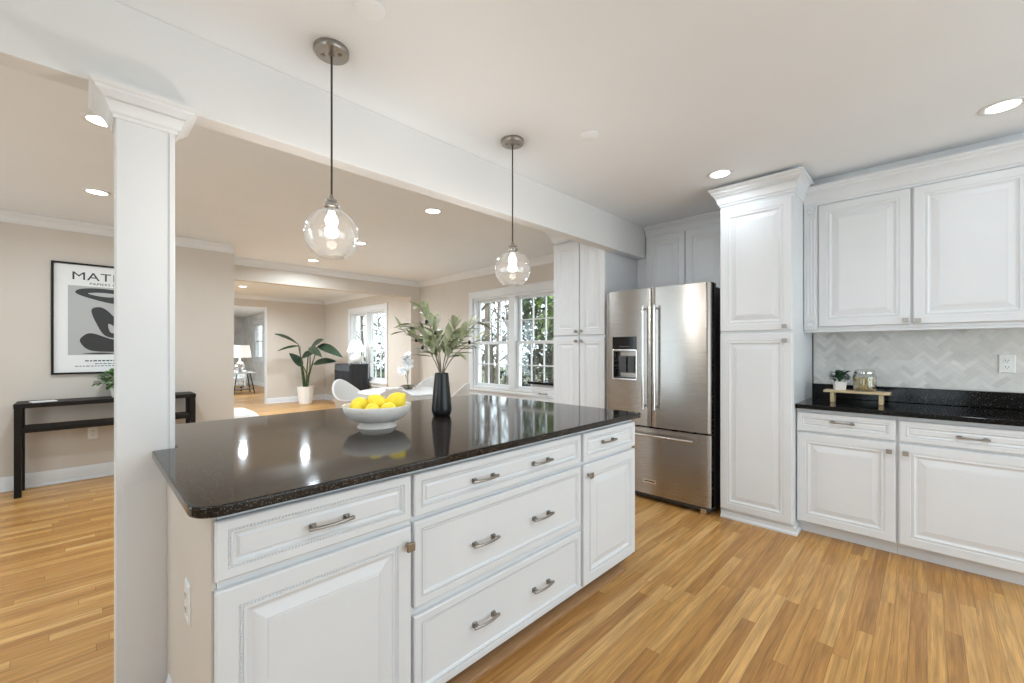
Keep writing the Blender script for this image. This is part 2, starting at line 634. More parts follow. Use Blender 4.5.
# kitchen cabinet wall stands proud of it
struct('wall_kitchen', MB().box(4.20, XR - .002, YN, 0.668, 0, CEIL - .001), M['wall'])
WN = (0.2, 3.8, 0.0, 2.3)
struct('wall_near', wall_mb('y', YN - .15, YN, XL, XR, 0, CEIL, [WN]), M['wall'])
WK = (-0.5, 1.0, 0.25, 2.35)
WE = (2.9, 5.3, 0.25, 2.35)
struct('wall_left', wall_mb('x', XL - .15, XL, YN, CW, 0, CEIL, [WK, WE]), M['wall'])
struct('wall_console', MB().box(XL, CW_END, CW, CW + .13, 0, CEIL - .001), M['wall'])
struct('wall_living_left', MB().box(CW_END - .13, CW_END, CW + .13, HY + .14, 0, CEIL - .001), M['wall'])
hd = MB().box(CW_END, XR - .002, HY, HY + .14, 2.285, CEIL - .001)
hd.box(4.26, XR - .002, HY, HY + .14, 0, 2.285)
struct('wall_header', hd, M['wall'])
struct('wall_living_end', MB().box(-1.2, CW_END - .13, HY, HY + .14, 0, CEIL - .001), M['wall'])
WF = (7.6, 10.6, .3, 2.35)
struct('wall_living_side', wall_mb('x', -1.35, -1.2, HY, LY, 0, CEIL - .001, [WF]), M['wall'])
struct('wall_back', wall_mb('y', LY, LY + .15, -1.35, XR - .002, 0, CEIL - .001, [(1.9, 3.07, 0, 2.33)]), M['wall'])
WG = (12.6, 17.6, .3, 2.35)
struct('wall_sunroom_left', wall_mb('x', 0.8, 0.95, LY + .15, SY, 0, CEIL - .001, [WG]), M['wall_grey'])
struct('wall_sunroom_back', MB().box(0.95, XR - .002, SY - .001, SY + .14, 0, CEIL - .001), M['wall_grey'])
struct('wall_sunroom_right', wall_mb('x', XR - .012, XR - .002, LY + .152, SY - .002, 0.001, CEIL - .002, [WS]), M['wall_grey'])

# beam
struct('ceiling_beam', MB().box(XL, 4.128, BY, BY + .098, 2.262, CEIL - .001), M['beam'], bevel=.003)

# mouldings -----------------------------------------------------------------
def crown_prof(top, h, p):
    """cornice section (out, z)"""
    b = top - h
    return [(0, b), (p * .10, b), (p * .13, b + h * .10), (p * .24, b + h * .16), (p * .30, b + h * .30),
            (p * .42, b + h * .48), (p * .60, b + h * .63), (p * .78, b + h * .72), (p * .80, b + h * .80),
            (p * .92, b + h * .84), (p, b + h * .90), (p, top), (0, top)]


def base_prof(h=.135, t=.016):
    return [(0, 0), (t + .012, 0), (t + .012, .012), (t, .022), (t, h - .03), (t * .7, h - .018), (t * .55, h - .006), (t * .3, h), (0, h)]


TC = CEIL - .002
cm = MB()
cm.sweep(crown_prof(TC, .095, .075), [(XL, CW), (CW_END, CW)])
cm.sweep(crown_prof(TC, .095, .075), [(CW_END + .001, HY), (XR, HY), (XR, 2.86)])
struct('trim_1', cm, M['trim'], smooth=30)
cm = MB()
cm.sweep(crown_prof(TC, .095, .075), [(-1.2, HY + .14), (-1.2, LY), (XR, LY), (XR, HY + .14)])
struct('trim_2', cm, M['trim'], smooth=30)
bb = MB().sweep(base_prof(), [(XL, CW), (CW_END, CW), (CW_END, HY + .14)])
struct('baseboard_left', bb, M['trim'], smooth=30)
bb = MB().sweep(base_prof(), [(3.07, LY), (XR, LY), (XR, HY + .14)])
struct('baseboard_back', bb, M['trim'], smooth=30)
bb = MB().sweep(base_prof(), [(XR, HY), (XR, 3.53)])
struct('baseboard_right', bb, M['trim'], smooth=30)
bb = MB().sweep(base_prof(), [(.95, SY - .001), (XR - .012, SY - .001), (XR - .012, LY + .2)])
struct('baseboard_sunroom', bb, M['trim'], smooth=30)
# casing of the cased opening to the sun room
cs = MB().box(3.055, 3.07, LY - .004, LY + .154, 0, 2.33)
struct('trim_3', cs, M['trim'])


# windows ---------------------------------------------------------------------
def window(name, wx, y0, y1, z0, z1, units, casing=.095, cols=3, rows=2):
    """double-hung windows in a wall facing -x at wx. units: list of (ya, yb)"""
    w = bpy.data.objects.new(name, None)
    COL.objects.link(w)
    tag(w, kind='structure')
    c = MB()
    c.box(wx - .022, wx - .001, y0 - casing, y0, z0 - .02, z1 + casing)
    c.box(wx - .022, wx - .001, y1, y1 + casing, z0 - .02, z1 + casing)
    c.box(wx - .022, wx - .001, y0, y1, z1, z1 + casing)
    c.box(wx - .030, wx - .001, y0 - casing, y1 + casing, z1 + casing - .002, z1 + casing + .018)
    c.build('window_casing', M['trim'], w, bevel=.003)
    s = MB().box(wx - .055, wx + .02, y0 - casing - .02, y1 + casing + .02, z0 - .045, z0 - .015)
    s.box(wx - .020, wx - .001, y0 - casing, y1 + casing, z0 - .12, z0 - .045)
    s.build('window_sill', M['trim'], w, bevel=.004)
    j = MB()
    x0, x1 = wx + .001, wx + .149
    j.box(x0, x1, y0 + .001, y0 + .03, z0 + .001, z1 - .001)
    j.box(x0, x1, y1 - .03, y1 - .001, z0 + .001, z1 - .001)
    j.box(x0, x1, y0 + .03, y1 - .03, z1 - .03, z1 - .001)
    j.box(x0, x1, y0 + .03, y1 - .03, z0 + .001, z0 + .03)
    for (a, b), (a2, b2) in zip(units[:-1], units[1:]):
        j.box(wx - .02, x1, b, a2, z0 + .03, z1 - .03)
    j.build('window_frame', M['trim'], w, bevel=.002)
    zm = (z0 + z1) / 2
    for (a, b) in units:
        for (s0, s1, dx) in ((z0 + .03, zm + .018, .035), (zm - .018, z1 - .03, .075)):
            f = MB()
            X0, X1 = wx + dx, wx + dx + .035
            t = .042
            f.box(X0, X1, a, a + t, s0, s1)
            f.box(X0, X1, b - t, b, s0, s1)
            f.box(X0, X1, a + t, b - t, s1 - t, s1)
            f.box(X0, X1, a + t, b - t, s0, s0 + t)
            ia, ib, ja, jb = a + t, b - t, s0 + t, s1 - t
            for k in range(1, cols):
                y = ia + (ib - ia) * k / cols
                f.box(X0 + .006, X1 - .006, y - .009, y + .009, ja, jb)
            for k in range(1, rows):
                z = ja + (jb - ja) * k / rows
                f.box(X0 + .007, X1 - .007, ia, ib, z - .009, z + .009)
            so = f.build('window_sash', M['trim'], w, bevel=.002)
            g = MB().box(wx + dx + .016, wx + dx + .019, ia, ib, ja, jb)
            g.build('glass_pane', M['pane'], so)
    return w


window('window_1', XR, *WD, [(3.53, 4.325), (4.445, 5.24)])
window('window_2', XR, *WL, [(8.16, 8.93), (9.0, 9.77)])
window('window_3', XR, *WS, [(16.93, 17.92)])


def plain_opening(name, axis, c, a0, a1, z0, z1, n):
    """unseen glazed opening, put in to let sky light inside: mullioned frame with panes"""
    w = bpy.data.objects.new(name, None)
    COL.objects.link(w)
    tag(w, kind='structure')
    f = MB()
    g = MB()
    step = (a1 - a0) / n

    def put(mb, p, q, s, t, h):
        if axis == 'x': mb.box(c - h, c + h, p, q, s, t)
        else: mb.box(p, q, c - h, c + h, s, t)
    for k in range(n + 1):
        p = a0 + step * k
        put(f, max(a0, p - .04), min(a1, p + .04), z0, z1, .03)
    put(f, a0, a1, z1 - .08, z1, .03)
    put(f, a0, a1, z0, z0 + .1, .03)
    put(g, a0 + .04, a1 - .04, z0 + .1, z1 - .08, .003)
    fr = f.build('window_frame', M['trim'], w)
    g.build('glass_pane', M['pane'], fr)


plain_opening('unseen_window_4', 'y', YN - .075, *WN, 4)  # unseen opening, placed for daylight on the island fronts
plain_opening('unseen_window_5', 'x', XL - .075, *WK, 2)  # unseen side window, sized for its light on the right cabinets
plain_opening('unseen_window_6', 'x', XL - .075, *WE, 2)  # unseen window, enlarged to bring more daylight into the dining room
plain_opening('unseen_window_7', 'x', -1.275, *WF, 2)  # added out of view to brighten the far living room wall
plain_opening('unseen_window_8', 'x', .875, *WG, 4)  # unseen glazing added so the sun room gets enough light

# ------------------------------------------------------------------ column
col = thing('column', 'tall white square column with moulded capital at the left end of the island', 'column', (.164, 2.185, 0))
cx_, cy_ = .164, 2.185
hx, hy = .085, .073
sh = MB().box(-hx, hx, -hy, hy, 0, 2.17)
sh.build('shaft', M['trim'], col, bevel=.003)
cb = MB()
for sx in (1,):
    cb.box(sx * hx, sx * (hx - .018), -hy - .004, -hy - .0003, .0, 2.168)
cb.build('corner_board', M['trim'], col, bevel=.0015)
pl = MB().box(-hx + .022, hx - .020, -hy - .004, -hy - .0004, 0, .81)
pl.build('lower_panel', M['trim'], col, bevel=.002)
cap = MB().sweep(crown_prof(2.2612, .105, .070), [(-hx, -hy), (hx, -hy), (hx, hy - .05), (hx, hy), (-hx, hy)], closed=True)
cap.box(-hx, hx, -hy, hy, 2.157, 2.2612)
cap.build('capital', M['trim'], col, smooth=30)
rp_ = MB()
for k in range(30):
    x = -hx - .032 + (2 * hx + .064) * (k + .5) / 30
    rp_.lathe([(0, -.003), (.0035, 0), (0, .003)], 6, (x, -hy - .036, 2.208))
rp_.build('rope_bead', M['trim'], cap and col, smooth=60)

# ------------------------------------------------------------------ cabinets
def add_beads(root, x0, x1, z0, z1, ins, y, step=.0085, r=.0036):
    mb = MB()
    a0, a1, b0, b1 = x0 + ins, x1 - ins, z0 + ins, z1 - ins

    def bead(x, z, rot):
        m = Matrix.Translation((x, y, z)) @ Matrix.Rotation(rot, 4, 'Y')
        mb.lathe([(0, -r * 1.45), (r * .8, -r * .5), (r * .8, r * .5), (0, r * 1.45)], 5, m=m)
    n = int((a1 - a0) / step)
    for k in range(n + 1):
        x = a0 + (a1 - a0) * k / n
        bead(x, b0, 1.0); bead(x, b1, 1.0)
    n = int((b1 - b0) / step)
    for k in range(1, n):
        z = b0 + (b1 - b0) * k / n
        bead(a0, z, .6); bead(a1, z, .6)
    return mb.build('rope_bead', M['cab'], root, smooth=60)


def front(root, kind, x0, x1, z0, z1, pulls=(), knob=None, beads=False, flat=False, knobmat='nickel', fr=None):
    fr = fr or (.050 if kind == 'door' else .026)
    k = 1.0 if kind == 'door' else .62
    prof = [(0, .004), (.004, 0), (fr, 0), (fr + .002, .0035), (fr + .011 * k, .0035), (fr + .012 * k, .0005),
            (fr + .018 * k, .0005), (fr + .022 * k, .006), (fr + .030 * k, .009), (fr + .034 * k, .009)]
    if kind == 'door':
        prof += [(fr + .066, .0020), (fr + .069, .0035), (fr + .071, .0015)]
    elif flat:
        prof += [(fr + .036 * k, .008)]
    else:
        prof += [(fr + .046 * k, .004), (fr + .048 * k, .005)]
    d = MB().rings(x0, x1, z0, z1, prof, .020)
    do = d.build('door' if kind == 'door' else 'drawer', M['cab'], root)
    if beads:
        add_beads(do, x0, x1, z0, z1, fr + .0065 * k, .0030)
    for (px, pz) in pulls:
        h = MB()
        L = .050
        pts = []
        for i in range(11):
            t = i / 10 * 2 - 1
            pts.append((px + t * L * 1.32, -.015 - .010 * (1 - t * t), pz))
        rr = [.0050 + .0016 * abs(i / 10 * 2 - 1) ** 2 for i in range(11)]
        h.tube(pts, rr, 8)
        for s in (-1, 1):
            h.box(px + s * L - .0055, px + s * L + .0055, -.016, .0085, pz - .0062, pz + .0062)
            h.box(px + s * L - .009, px + s * L + .009, -.0015, .008, pz - .009, pz + .009)
        h.build('handle', M['nickel'], do, smooth=50)
    if knob:
        px, pz = knob
        h = MB().box(px - .0145, px + .0145, -.030, -.019, pz - .0145, pz + .0145)
        h.lathe([(.0, 0), (.010, 0), (.006, .006), (.006, .022), (.0, .022)], 12, m=Matrix.Translation((px, .001, pz)) @ Matrix.Rotation(PI / 2, 4, 'X'))
        h.build('knob', M[knobmat], do, bevel=.0025)
    return do


def cabinet(name, label, cat, origin, rotz, w, d, z0, z1, toe=None, group=None, xs=(0, None), toemat='cab', toez=None):
    r = thing(name, label, cat, (origin[0], origin[1], 0), rotz, group)
    b = MB().box(xs[0], xs[1] or w, .0212, d, z0, z1)
    b.build('carcass', M['cab'], r, bevel=.0015)
    if toe is not None:
        t = MB().box(xs[0] + .0005, (xs[1] or w) - .0005, toe, toe + .015, 0, z0 - .0005)
        t.build('toe_kick', M[toemat], r)
    return r


RIGHT = -PI / 2
# --- island: three base units seen from the kitchen side
IY = 1.27
c1 = cabinet('base_cabinet', 'white island cabinet with one beaded drawer over one door, nearest the column', 'cabinet', (.2235, IY), 0, .577, .815, .055, .894, toe=.085, xs=(.0125, .577))
front(c1, 'drawer', .006, .569, .722, .876, [(.291, .795)], beads=True)
front(c1, 'door', .006, .569, .075, .698, knob=(.552, .640), beads=True, knobmat='bronze')
c2 = cabinet('base_cabinet', 'white island cabinet with three wide drawers and six pulls, middle of the island', 'cabinet', (.8015, IY), 0, 1.008, .815, .055, .894, toe=.085)
front(c2, 'drawer', .004, .994, .725, .874, [(.326, .793), (.678, .793)], beads=True)
front(c2, 'drawer', .004, .994, .406, .706, [(.330, .540), (.684, .540)], beads=True, flat=True)
front(c2, 'drawer', .004, .994, .075, .375, [(.330, .222), (.684, .216)], beads=True, flat=True)
c3 = cabinet('base_cabinet', 'narrow white island cabinet with small drawer over a door, at the fridge end', 'cabinet', (1.8105, IY), 0, .552, .815, .055, .894, toe=.085, xs=(0, .545))
front(c3, 'drawer', .010, .549, .724, .872, [(.242, .802)], beads=True)
front(c3, 'door', .010, .549, .075, .706, knob=(.047, .652), beads=True)
shoe = MB().sweep([(0, 0), (.084, 0), (.083, .010), (.076, .016), (0, .022)], [(.24, IY + .0845), (2.255, IY + .0845)])
tag(shoe.build('shoe_moulding', M['shoe'], smooth=40), 'brown oak shoe moulding along the foot of the island cabinets', 'moulding')
# painted end wall and knee wall that carry the worktop
kw = MB().box(.2235, .2345, IY + .022, 2.105, 0, .893)
kw.box(.252, 2.30, 2.095, 2.235, 0, .893)
struct('wall_island', kw, M['wall'])
struct('trim_4', MB().sweep(base_prof(.10, .012), [(.2235, 2.02), (.2235, IY + .024)], side=1), M['trim'])
# worktop
R_ = .068
poly = []
for k in range(9):
    a = PI + PI / 2 * k / 8
    poly.append((.178 + R_ + R_ * math.cos(a), 1.240 + R_ + R_ * math.sin(a)))
for k in range(5):
    a = -PI / 2 + PI / 2 * k / 4
    poly.append((2.387 - .02 + .02 * math.cos(a), 1.240 + .02 + .02 * math.sin(a)))
for k in range(5):
    a = PI / 2 * k / 4
    poly.append((2.387 - .02 + .02 * math.cos(a), 2.757 - .02 + .02 * math.sin(a)))
poly += [(.2515, 2.757), (.2515, 2.098), (.178, 2.098)]
wt = MB().prism(poly, .8955, .925).build('island_countertop', M['granite'], bevel=.006, segs=3)
tag(wt, 'long polished black granite countertop with rounded corner covering the island', 'countertop')


def outlet(name, label, loc, rotz, group=None):
    """duplex outlet facing local -y"""
    r = thing(name, label, 'outlet', loc, rotz, group)
    MB().rings(-.037, .037, -.060, .060, [(0, -.003), (.004, -.006), (.010, -.0065)], 0).build('cover_plate', M['white_plastic'], r)
    for s in (-1, 1):
        p = MB().box(-.0165, .0165, -.009, -.0066, s * .021 - .0145, s * .021 + .0145)
        po = p.build('receptacle', M['white_plastic'], r, bevel=.004)
        q = MB().box(-.008, -.0055, -.0096, -.0088, s * .021 - .003, s * .021 + .007)
        q.box(.0055, .008, -.0096, -.0088, s * .021 - .003, s * .021 + .007)
        q.box(-.002, .002, -.0096, -.0088, s * .021 - .010, s * .021 - .006)
        q.build('slot', M['slot'], po)
    return r


outlet('wall_outlet', 'white wall outlet on the beige end wall of the island, below the countertop', (.2233, 1.61, .54), RIGHT)
outlet('wall_outlet', 'white wall outlet on the marble tile above the right countertop', (4.188, -.368, 1.217), RIGHT)
outlet('wall_outlet', 'white wall outlet low on the beige wall under the console table', (.056, CW - .0005, .46), 0)

# --- right run
ca = cabinet('base_cabinet', 'white base cabinet beside the tall cabinet, one drawer over one door', 'cabinet', (3.57, .668), RIGHT, .533, .615, .085, .8935, toe=.085)
front(ca, 'drawer', .006, .527, .737, .868, [(.262, .815)])
front(ca, 'door', .006, .527, .095, .722, knob=(.497, .668))
cb_ = cabinet('base_cabinet', 'white base cabinet with drawer and door cut by the right edge of the photo', 'cabinet', (3.57, .134), RIGHT, .64, .615, .085, .8935, toe=.085)
front(cb_, 'drawer', .010, .630, .737, .868, [(.320, .800)])
front(cb_, 'door', .010, .630, .095, .722, knob=(.040, .668))
for o_ in (ca, cb_):
    for ch in o_.children:
        if ch.name.startswith('toe_kick'):
            pass
ct2 = MB().box(3.535, 4.198, -.52, .667, .8945, .925).build('countertop', M['granite2'], bevel=.005, segs=3)
tag(ct2, 'black granite countertop over the right base cabinets with a wooden riser on it', 'countertop')
sp_ = MB().box(4.168, 4.198, -.52, .667, .9255, 1.032).build('granite_upstand', M['granite2'], bevel=.003)
tag(sp_, 'low black granite upstand along the back of the right countertop', 'upstand')

# herringbone marble tile
def herringbone():
    import bmesh
    w = .030
    n = 3
    Y0, Y1, Z0, Z1 = -.50, .662, 1.034, 1.452
    mb = MB()
    g = .0012
    N = 44
    c, s = math.cos(PI / 4), math.sin(PI / 4)
    for i in range(-N, N):
        for j in range(-N, N):
            d = (i - j) % (2 * n)
            if d == 0: q = (i * w, j * w, (i + n) * w, (j + 1) * w)
            elif d == 2 * n - 1: q = (i * w, j * w, (i + 1) * w, (j + n) * w)
            else: continue
            a0, b0, a1, b1 = q[0] + g, q[1] + g, q[2] - g, q[3] - g
            pts = []
            for (a, b) in ((a0, b0), (a1, b0), (a1, b1), (a0, b1)):
                pts.append(((Y0 + Y1) / 2 + a * c - b * s, (Z0 + Z1) / 2 + a * s + b * c))
            if max(p[0] for p in pts) < Y0 or min(p[0] for p in pts) > Y1 or max(p[1] for p in pts) < Z0 or min(p[1] for p in pts) > Z1:
                continue
            # clip polygon to the splash rectangle
            for ax, lim, sg in ((0, Y0, 1), (0, Y1, -1), (1, Z0, 1), (1, Z1, -1)):
                out = []
                for k in range(len(pts)):
                    p, r = pts[k], pts[(k + 1) % len(pts)]
                    ip, ir = (p[ax] - lim) * sg >= 0, (r[ax] - lim) * sg >= 0
                    if ip: out.append(p)
                    if ip != ir:
                        t = (lim - p[ax]) / (r[ax] - p[ax])
                        out.append((p[0] + (r[0] - p[0]) * t, p[1] + (r[1] - p[1]) * t))
                pts = out
                if not pts: break
            if len(pts) < 3: continue
            k = len(pts)
            vs = [(4.1905, p[0], p[1]) for p in pts] + [(4.194, p[0], p[1]) for p in pts]
            fs = [tuple(range(k)), tuple(range(2 * k - 1, k - 1, -1))]
            for a in range(k): fs.append((a, k + a, k + (a + 1) % k, (a + 1) % k))
            mb.add(vs, fs, random.choices([0, 1, 2, 3, 4], [5, 5, 4, 3, 1])[0])
    r = thing('backsplash', 'grey marble herringbone tile backsplash between the right countertop and wall cabinet', 'backsplash', (0, 0, 0))
    mb.build('tile_field', [M['t1'], M['t2'], M['t3'], M['t4'], M['t5']], r)
    MB().box(4.1915, 4.199, Y0, Y1, Z0, Z1).build('grout_bed', M['grout'], r)


herringbone()

# upper cabinet with fluted end filler
cu = cabinet('wall_cabinet', 'white two-door wall cabinet above the marble backsplash at right', 'cabinet', (3.83, .668), RIGHT, 1.13, .368, 1.457, 2.40)
front(cu, 'door', .092, .588, 1.478, 2.378, knob=(.566, 1.505))
front(cu, 'door', .603, 1.122, 1.478, 2.378, knob=(.626, 1.500))
fl = MB().box(.002, .086, .006, .021, 1.458, 2.40)
for k in range(3):
    x = .024 + .020 * k
    fl.tube([(x, .006, 1.56), (x, .006, 2.29)], .0045, 8)
flo = fl.build('fluted_filler', M['cab'], cu, smooth=40)
for z in (1.505, 2.345):
    MB().lathe([(0, 0), (.012, 0), (.014, -.004), (.020, -.004), (.024, 0), (.029, .001), (.032, -.004), (.036, -.003), (.037, .003)], 28,
               m=Matrix.Translation((.044, .004, z)) @ Matrix.Rotation(-PI / 2, 4, 'X')).build('rosette', M['cab'], flo, smooth=40)
MB().sweep(crown_prof(2.515, .13, .085), [(.0, .0205), (1.13, .0205)], side=1).build('cornice', M['cab'], cu, smooth=30)
MB().box(0, 1.13, .03, .368, 2.401, CEIL - .002).build('filler_panel', M['cab'], cu)
MB().box(.0, 1.13, .022, .05, 1.438, 1.4565).build('light_rail', M['cab'], cu, bevel=.003)

# tall pantry cabinet between fridge and worktop
tl = cabinet('tall_cabinet', 'tall white pantry cabinet with two stacked doors between refrigerator and worktop', 'cabinet', (3.49, 1.158), RIGHT, .487, .70, .060, 2.44)
front(tl, 'door', .004, .480, .075, 1.428, knob=(.438, 1.375))
front(tl, 'door', .004, .480, 1.450, 2.395, knob=(.438, 1.475))
MB().sweep([(0, 0), (.022, 0), (.022, .012), (.010, .024), (.010, .050), (0, .059)], [(.487, .16), (.487, .030), (0.002, .030)], side=-1).build('plinth', M['cab'], tl, smooth=30)
MB().box(.001, .486, .031, .7, 0, .0595).build('toe_kick', M['cab'], tl)
cr = MB().sweep(crown_prof(2.560, .135, .070), [(.001, .45), (.001, .0195), (.486, .0195), (.486, .36)], side=1)
cro = cr.build('cornice', M['cab'], tl, smooth=30)
rb = MB()
for k in range(46):
    x = -.035 + .557 * (k + .5) / 46
    rb.lathe([(0, -.006), (.004, -.002), (.004, .002), (0, .006)], 6, m=Matrix.Translation((x, -.0235, 2.499)) @ Matrix.Rotation(.8, 4, 'Y'))
rb.build('rope_bead', M['cab'], cro, smooth=60)
MB().box(.001, .486, .03, .70, 2.441, CEIL - .002).build('filler_panel', M['cab'], tl)

# cabinet over the fridge
of = cabinet('wall_cabinet', 'white two-door cabinet recessed above the stainless refrigerator', 'cabinet', (4.13, 2.209), RIGHT, 1.04, .315, 1.865, 2.478)
front(of, 'door', .113, .514, 1.875, 2.474)
front(of, 'door', .522, .91, 1.875, 2.474)
MB().sweep(crown_prof(CEIL - .002, .104, .075), [(0.103, .0205), (1.04, .0205)], side=1).build('cornice', M['cab'], of, smooth=30)
MB().box(0, 1.04, .03, .315, 2.479, CEIL - .002).build('filler_panel', M['cab'], of)

# pantry on the far side of the fridge
pn = cabinet('tall_cabinet', 'tall white four-door pantry between refrigerator and dining window', 'cabinet', (3.52, 2.852), RIGHT, .640, .925, .10, 2.43, toe=.08)
front(pn, 'door', .004, .334, .11, 1.437, knob=(.305, 1.395))
front(pn, 'door', .345, .636, .11, 1.437, knob=(.372, 1.395))
front(pn, 'door', .004, .334, 1.456, 2.415, knob=(.305, 1.495))
front(pn, 'door', .345, .636, 1.456, 2.415, knob=(.372, 1.495))
MB().sweep(crown_prof(CEIL - .002, .145, .080), [(.0, .925), (.0, .0195), (.634, .0195)], side=1).build('cornice', M['cab'], pn, smooth=30)
MB().box(.002, .638, .03, .92, 2.431, CEIL - .002).build('filler_panel', M['cab'], pn)

# small base cabinet under the dining window beside the pantry
sb = cabinet('base_cabinet', 'low white base cabinet with dark top under the dining window, left of the pantry', 'cabinet', (3.88, 3.50), RIGHT, .645, .565, .085, .884, toe=.085)
front(sb, 'drawer', .006, .639, .727, .858, [(.20, .775)])
front(sb, 'door', .006, .639, .095, .712, knob=(.60, .66))
tk = MB().box(3.85, 4.449 - .035, 2.854, 3.53, .8845, .915).build('countertop', M['granite2'], bevel=.004)
tag(tk, 'small black granite countertop on the low cabinet by the dining window', 'countertop')

# ------------------------------------------------------------------ refrigerator
fr = thing('refrigerator', 'stainless steel french-door refrigerator with bottom freezer between white cabinets', 'refrigerator', (3.41, 2.138, 0), RIGHT)
FW = .941
MB().box(.012, FW - .012, .085, .76, .035, 1.815).build('case', M['dkgrey'], fr, bevel=.006)
gr = MB().box(.02, FW - .02, .055, .0845, .02, .060)
for k in range(24):
    gr.box(.06 + k * .034, .085 + k * .034, .052, .056, .028, .052)
gr.build('base_grille', M['dkgrey'], fr)
for x in (.05, FW - .09):
    MB().box(x, x + .045, .035, .10, .0, .045).build('foot', M['chrome'], fr, bevel=.004)


def bowed(x0, x1, z0, z1, xa, xb, bow, y0=0.0, thick=.075, hole=None, nx=24):
    """door skin whose front bows forward between xa and xb"""
    xs = [x0 + (x1 - x0) * k / nx for k in range(nx + 1)]
    zs = [z0, z1]
    if hole:
        xs = sorted(set(xs + [hole[0], hole[1]]))
        zs = [z0, hole[2], hole[3], z1]

    def yf(x):
        t = (x - xa) / (xb - xa) * 2 - 1
        edge = min(x - x0, x1 - x)
        rnd = .006 * max(0, 1 - edge / .012) ** 2
        return y0 + bow * t * t + rnd
    mb = MB()
    W = len(zs)
    vs = [(x, yf(x), z) for x in xs for z in zs]
    nb = len(vs)
    vs += [(x0, thick, z0), (x1, thick, z0), (x1, thick, z1), (x0, thick, z1)]
    fs = []
    for i in range(len(xs) - 1):
        for k in range(W - 1):
            if hole and k == 1 and xs[i] >= hole[0] - 1e-6 and xs[i + 1] <= hole[1] + 1e-6: continue
            fs.append((i * W + k, (i + 1) * W + k, (i + 1) * W + k + 1, i * W + k + 1))
    L = len(xs) - 1
    fs.append(tuple([i * W for i in range(L + 1)] + [nb + 1, nb]))
    fs.append(tuple([i * W + W - 1 for i in range(L, -1, -1)] + [nb + 3, nb + 2]))
    fs.append(tuple([k for k in range(W)] + [nb + 3, nb]))
    fs.append(tuple([L * W + k for k in range(W - 1, -1, -1)] + [nb + 1, nb + 2]))
    fs.append((nb, nb + 1, nb + 2, nb + 3))
    mb.add(vs, fs)
    if hole:
        h0, h1, j0, j1 = hole
        d = .07
        a = [(h0, yf(h0), j0), (h1, yf(h1), j0), (h1, yf(h1), j1), (h0, yf(h0), j1), (h0, d, j0), (h1, d, j0), (h1, d, j1), (h0, d, j1)]
        mb.add(a, [(0, 1, 5, 4), (1, 2, 6, 5), (2, 3, 7, 6), (3, 0, 4, 7), (4, 5, 6, 7)])
    return mb, yf


BOW = .016
HOLE = (.082, .308, 1.052, 1.296)
dl, yf = bowed(.002, .449, .648, 1.840, 0, FW, BOW, hole=HOLE)
dlo = dl.build('door', M['steel'], fr, smooth=30)
dr, yfr = bowed(.456, FW - .002, .648, 1.840, 0, FW, BOW)
dro = dr.build('door', M['steel'], fr, smooth=30)
fz, yfz = bowed(.002, FW - .002, .066, .634, 0, FW, BOW)
fzo = fz.build('freezer_drawer', M['steel'], fr, smooth=30)


def bar_handle(p0, p1, out, par):
    h = MB()
    p0 = Vector(p0); p1 = Vector(p1)
    o = Vector((0, -out, 0))
    h.tube([p0 + o, p0 + (p1 - p0) * .5 + o * 1.06, p1 + o], .0115, 14)
    d = (p1 - p0).normalized()
    for q in (p0 + d * .025, p1 - d * .025):
        h.tube([q + Vector((0, .002, 0)), q + o], .010, 12)
    e = h.build('handle', M['chrome'], par, smooth=40)
    return e


for o_ in (dlo, dro, fzo):
    uv_ = o_.data.uv_layers.new(name='grain')
    for lp in o_.data.loops:
        co = o_.data.vertices[lp.vertex_index].co
        uv_.data[lp.index].uv = (co.z, co.x)
bar_handle((.400, yf(.40), .80), (.400, yf(.40), 1.685), .052, dlo)
bar_handle((.503, yfr(.503), .80), (.503, yfr(.503), 1.685), .052, dro)
bar_handle((.14, yfz(.14), .578), (.825, yfz(.825), .578), .052, fzo)
# ice and water dispenser
dp = MB()
f0 = yf(.19) - .006
dp.box(.074, .316, f0, yf(.082) + .004, 1.298, 1.312)
dp.box(.074, .082, f0, yf(.082) + .004, 1.042, 1.312)
dp.box(.308, .316, f0, yf(.308) + .006, 1.042, 1.312)
dp.box(.074, .316, f0 - .004, yf(.082) + .004, 1.036, 1.052)
dpo = dp.build('dispenser_frame', M['chrome'], dlo, bevel=.002)
MB().box(.074, .316, f0 - .001, yf(.074) + .003, 1.3125, 1.425).build('dispenser_display', M['blackmetal'], dlo, bevel=.003)
lt = MB()
for k in range(7):
    lt.box(.150 + k * .015, .158 + k * .015, f0 - .0022, f0 - .0012, 1.334, 1.337)
lt.build('display_marks', M['artgrey'], dlo)
pd = MB().box(.12, .19, .040, .052, 1.10, 1.25)
pd.box(.205, .275, .040, .052, 1.10, 1.25)
pd.build('dispenser_paddle', M['dkgrey'], dpo, bevel=.004)
MB().box(.086, .304, .012, .066, 1.053, 1.058).build('drip_tray', M['dkgrey'], dpo)
MB().box(.378, .498, yfz(.44) - .004, yfz(.378) + .004, .160, .196).build('badge', M['chrome'], fzo, bevel=.002)
MB().box(.390, .486, yfz(.44) - .0052, yfz(.44) - .0038, .174, .182).build('badge_band', M['dkgrey'], fzo)
for x in (.03, FW - .123):
    MB().box(x, x + .11, .078, .16, 1.8155, 1.845).build('hinge_cover', M['dkgrey'], fr, bevel=.006)

# ------------------------------------------------------------------ things on the right worktop
rs = thing('wooden_riser', 'small pale wooden riser with two legs on the black right countertop', 'riser', (3.89, .362, .925))
MB().box(-.065, .065, -.185, .185, .072, .088).build('board', M['oak'], rs, bevel=.004)
for s in (-1, 1):
    lg = MB()
    lg.box(-.050, .050, s * .135 - .012, s * .135 + .012, 0, .0718)
    lg.build('leg', M['oak'], rs, bevel=.005)


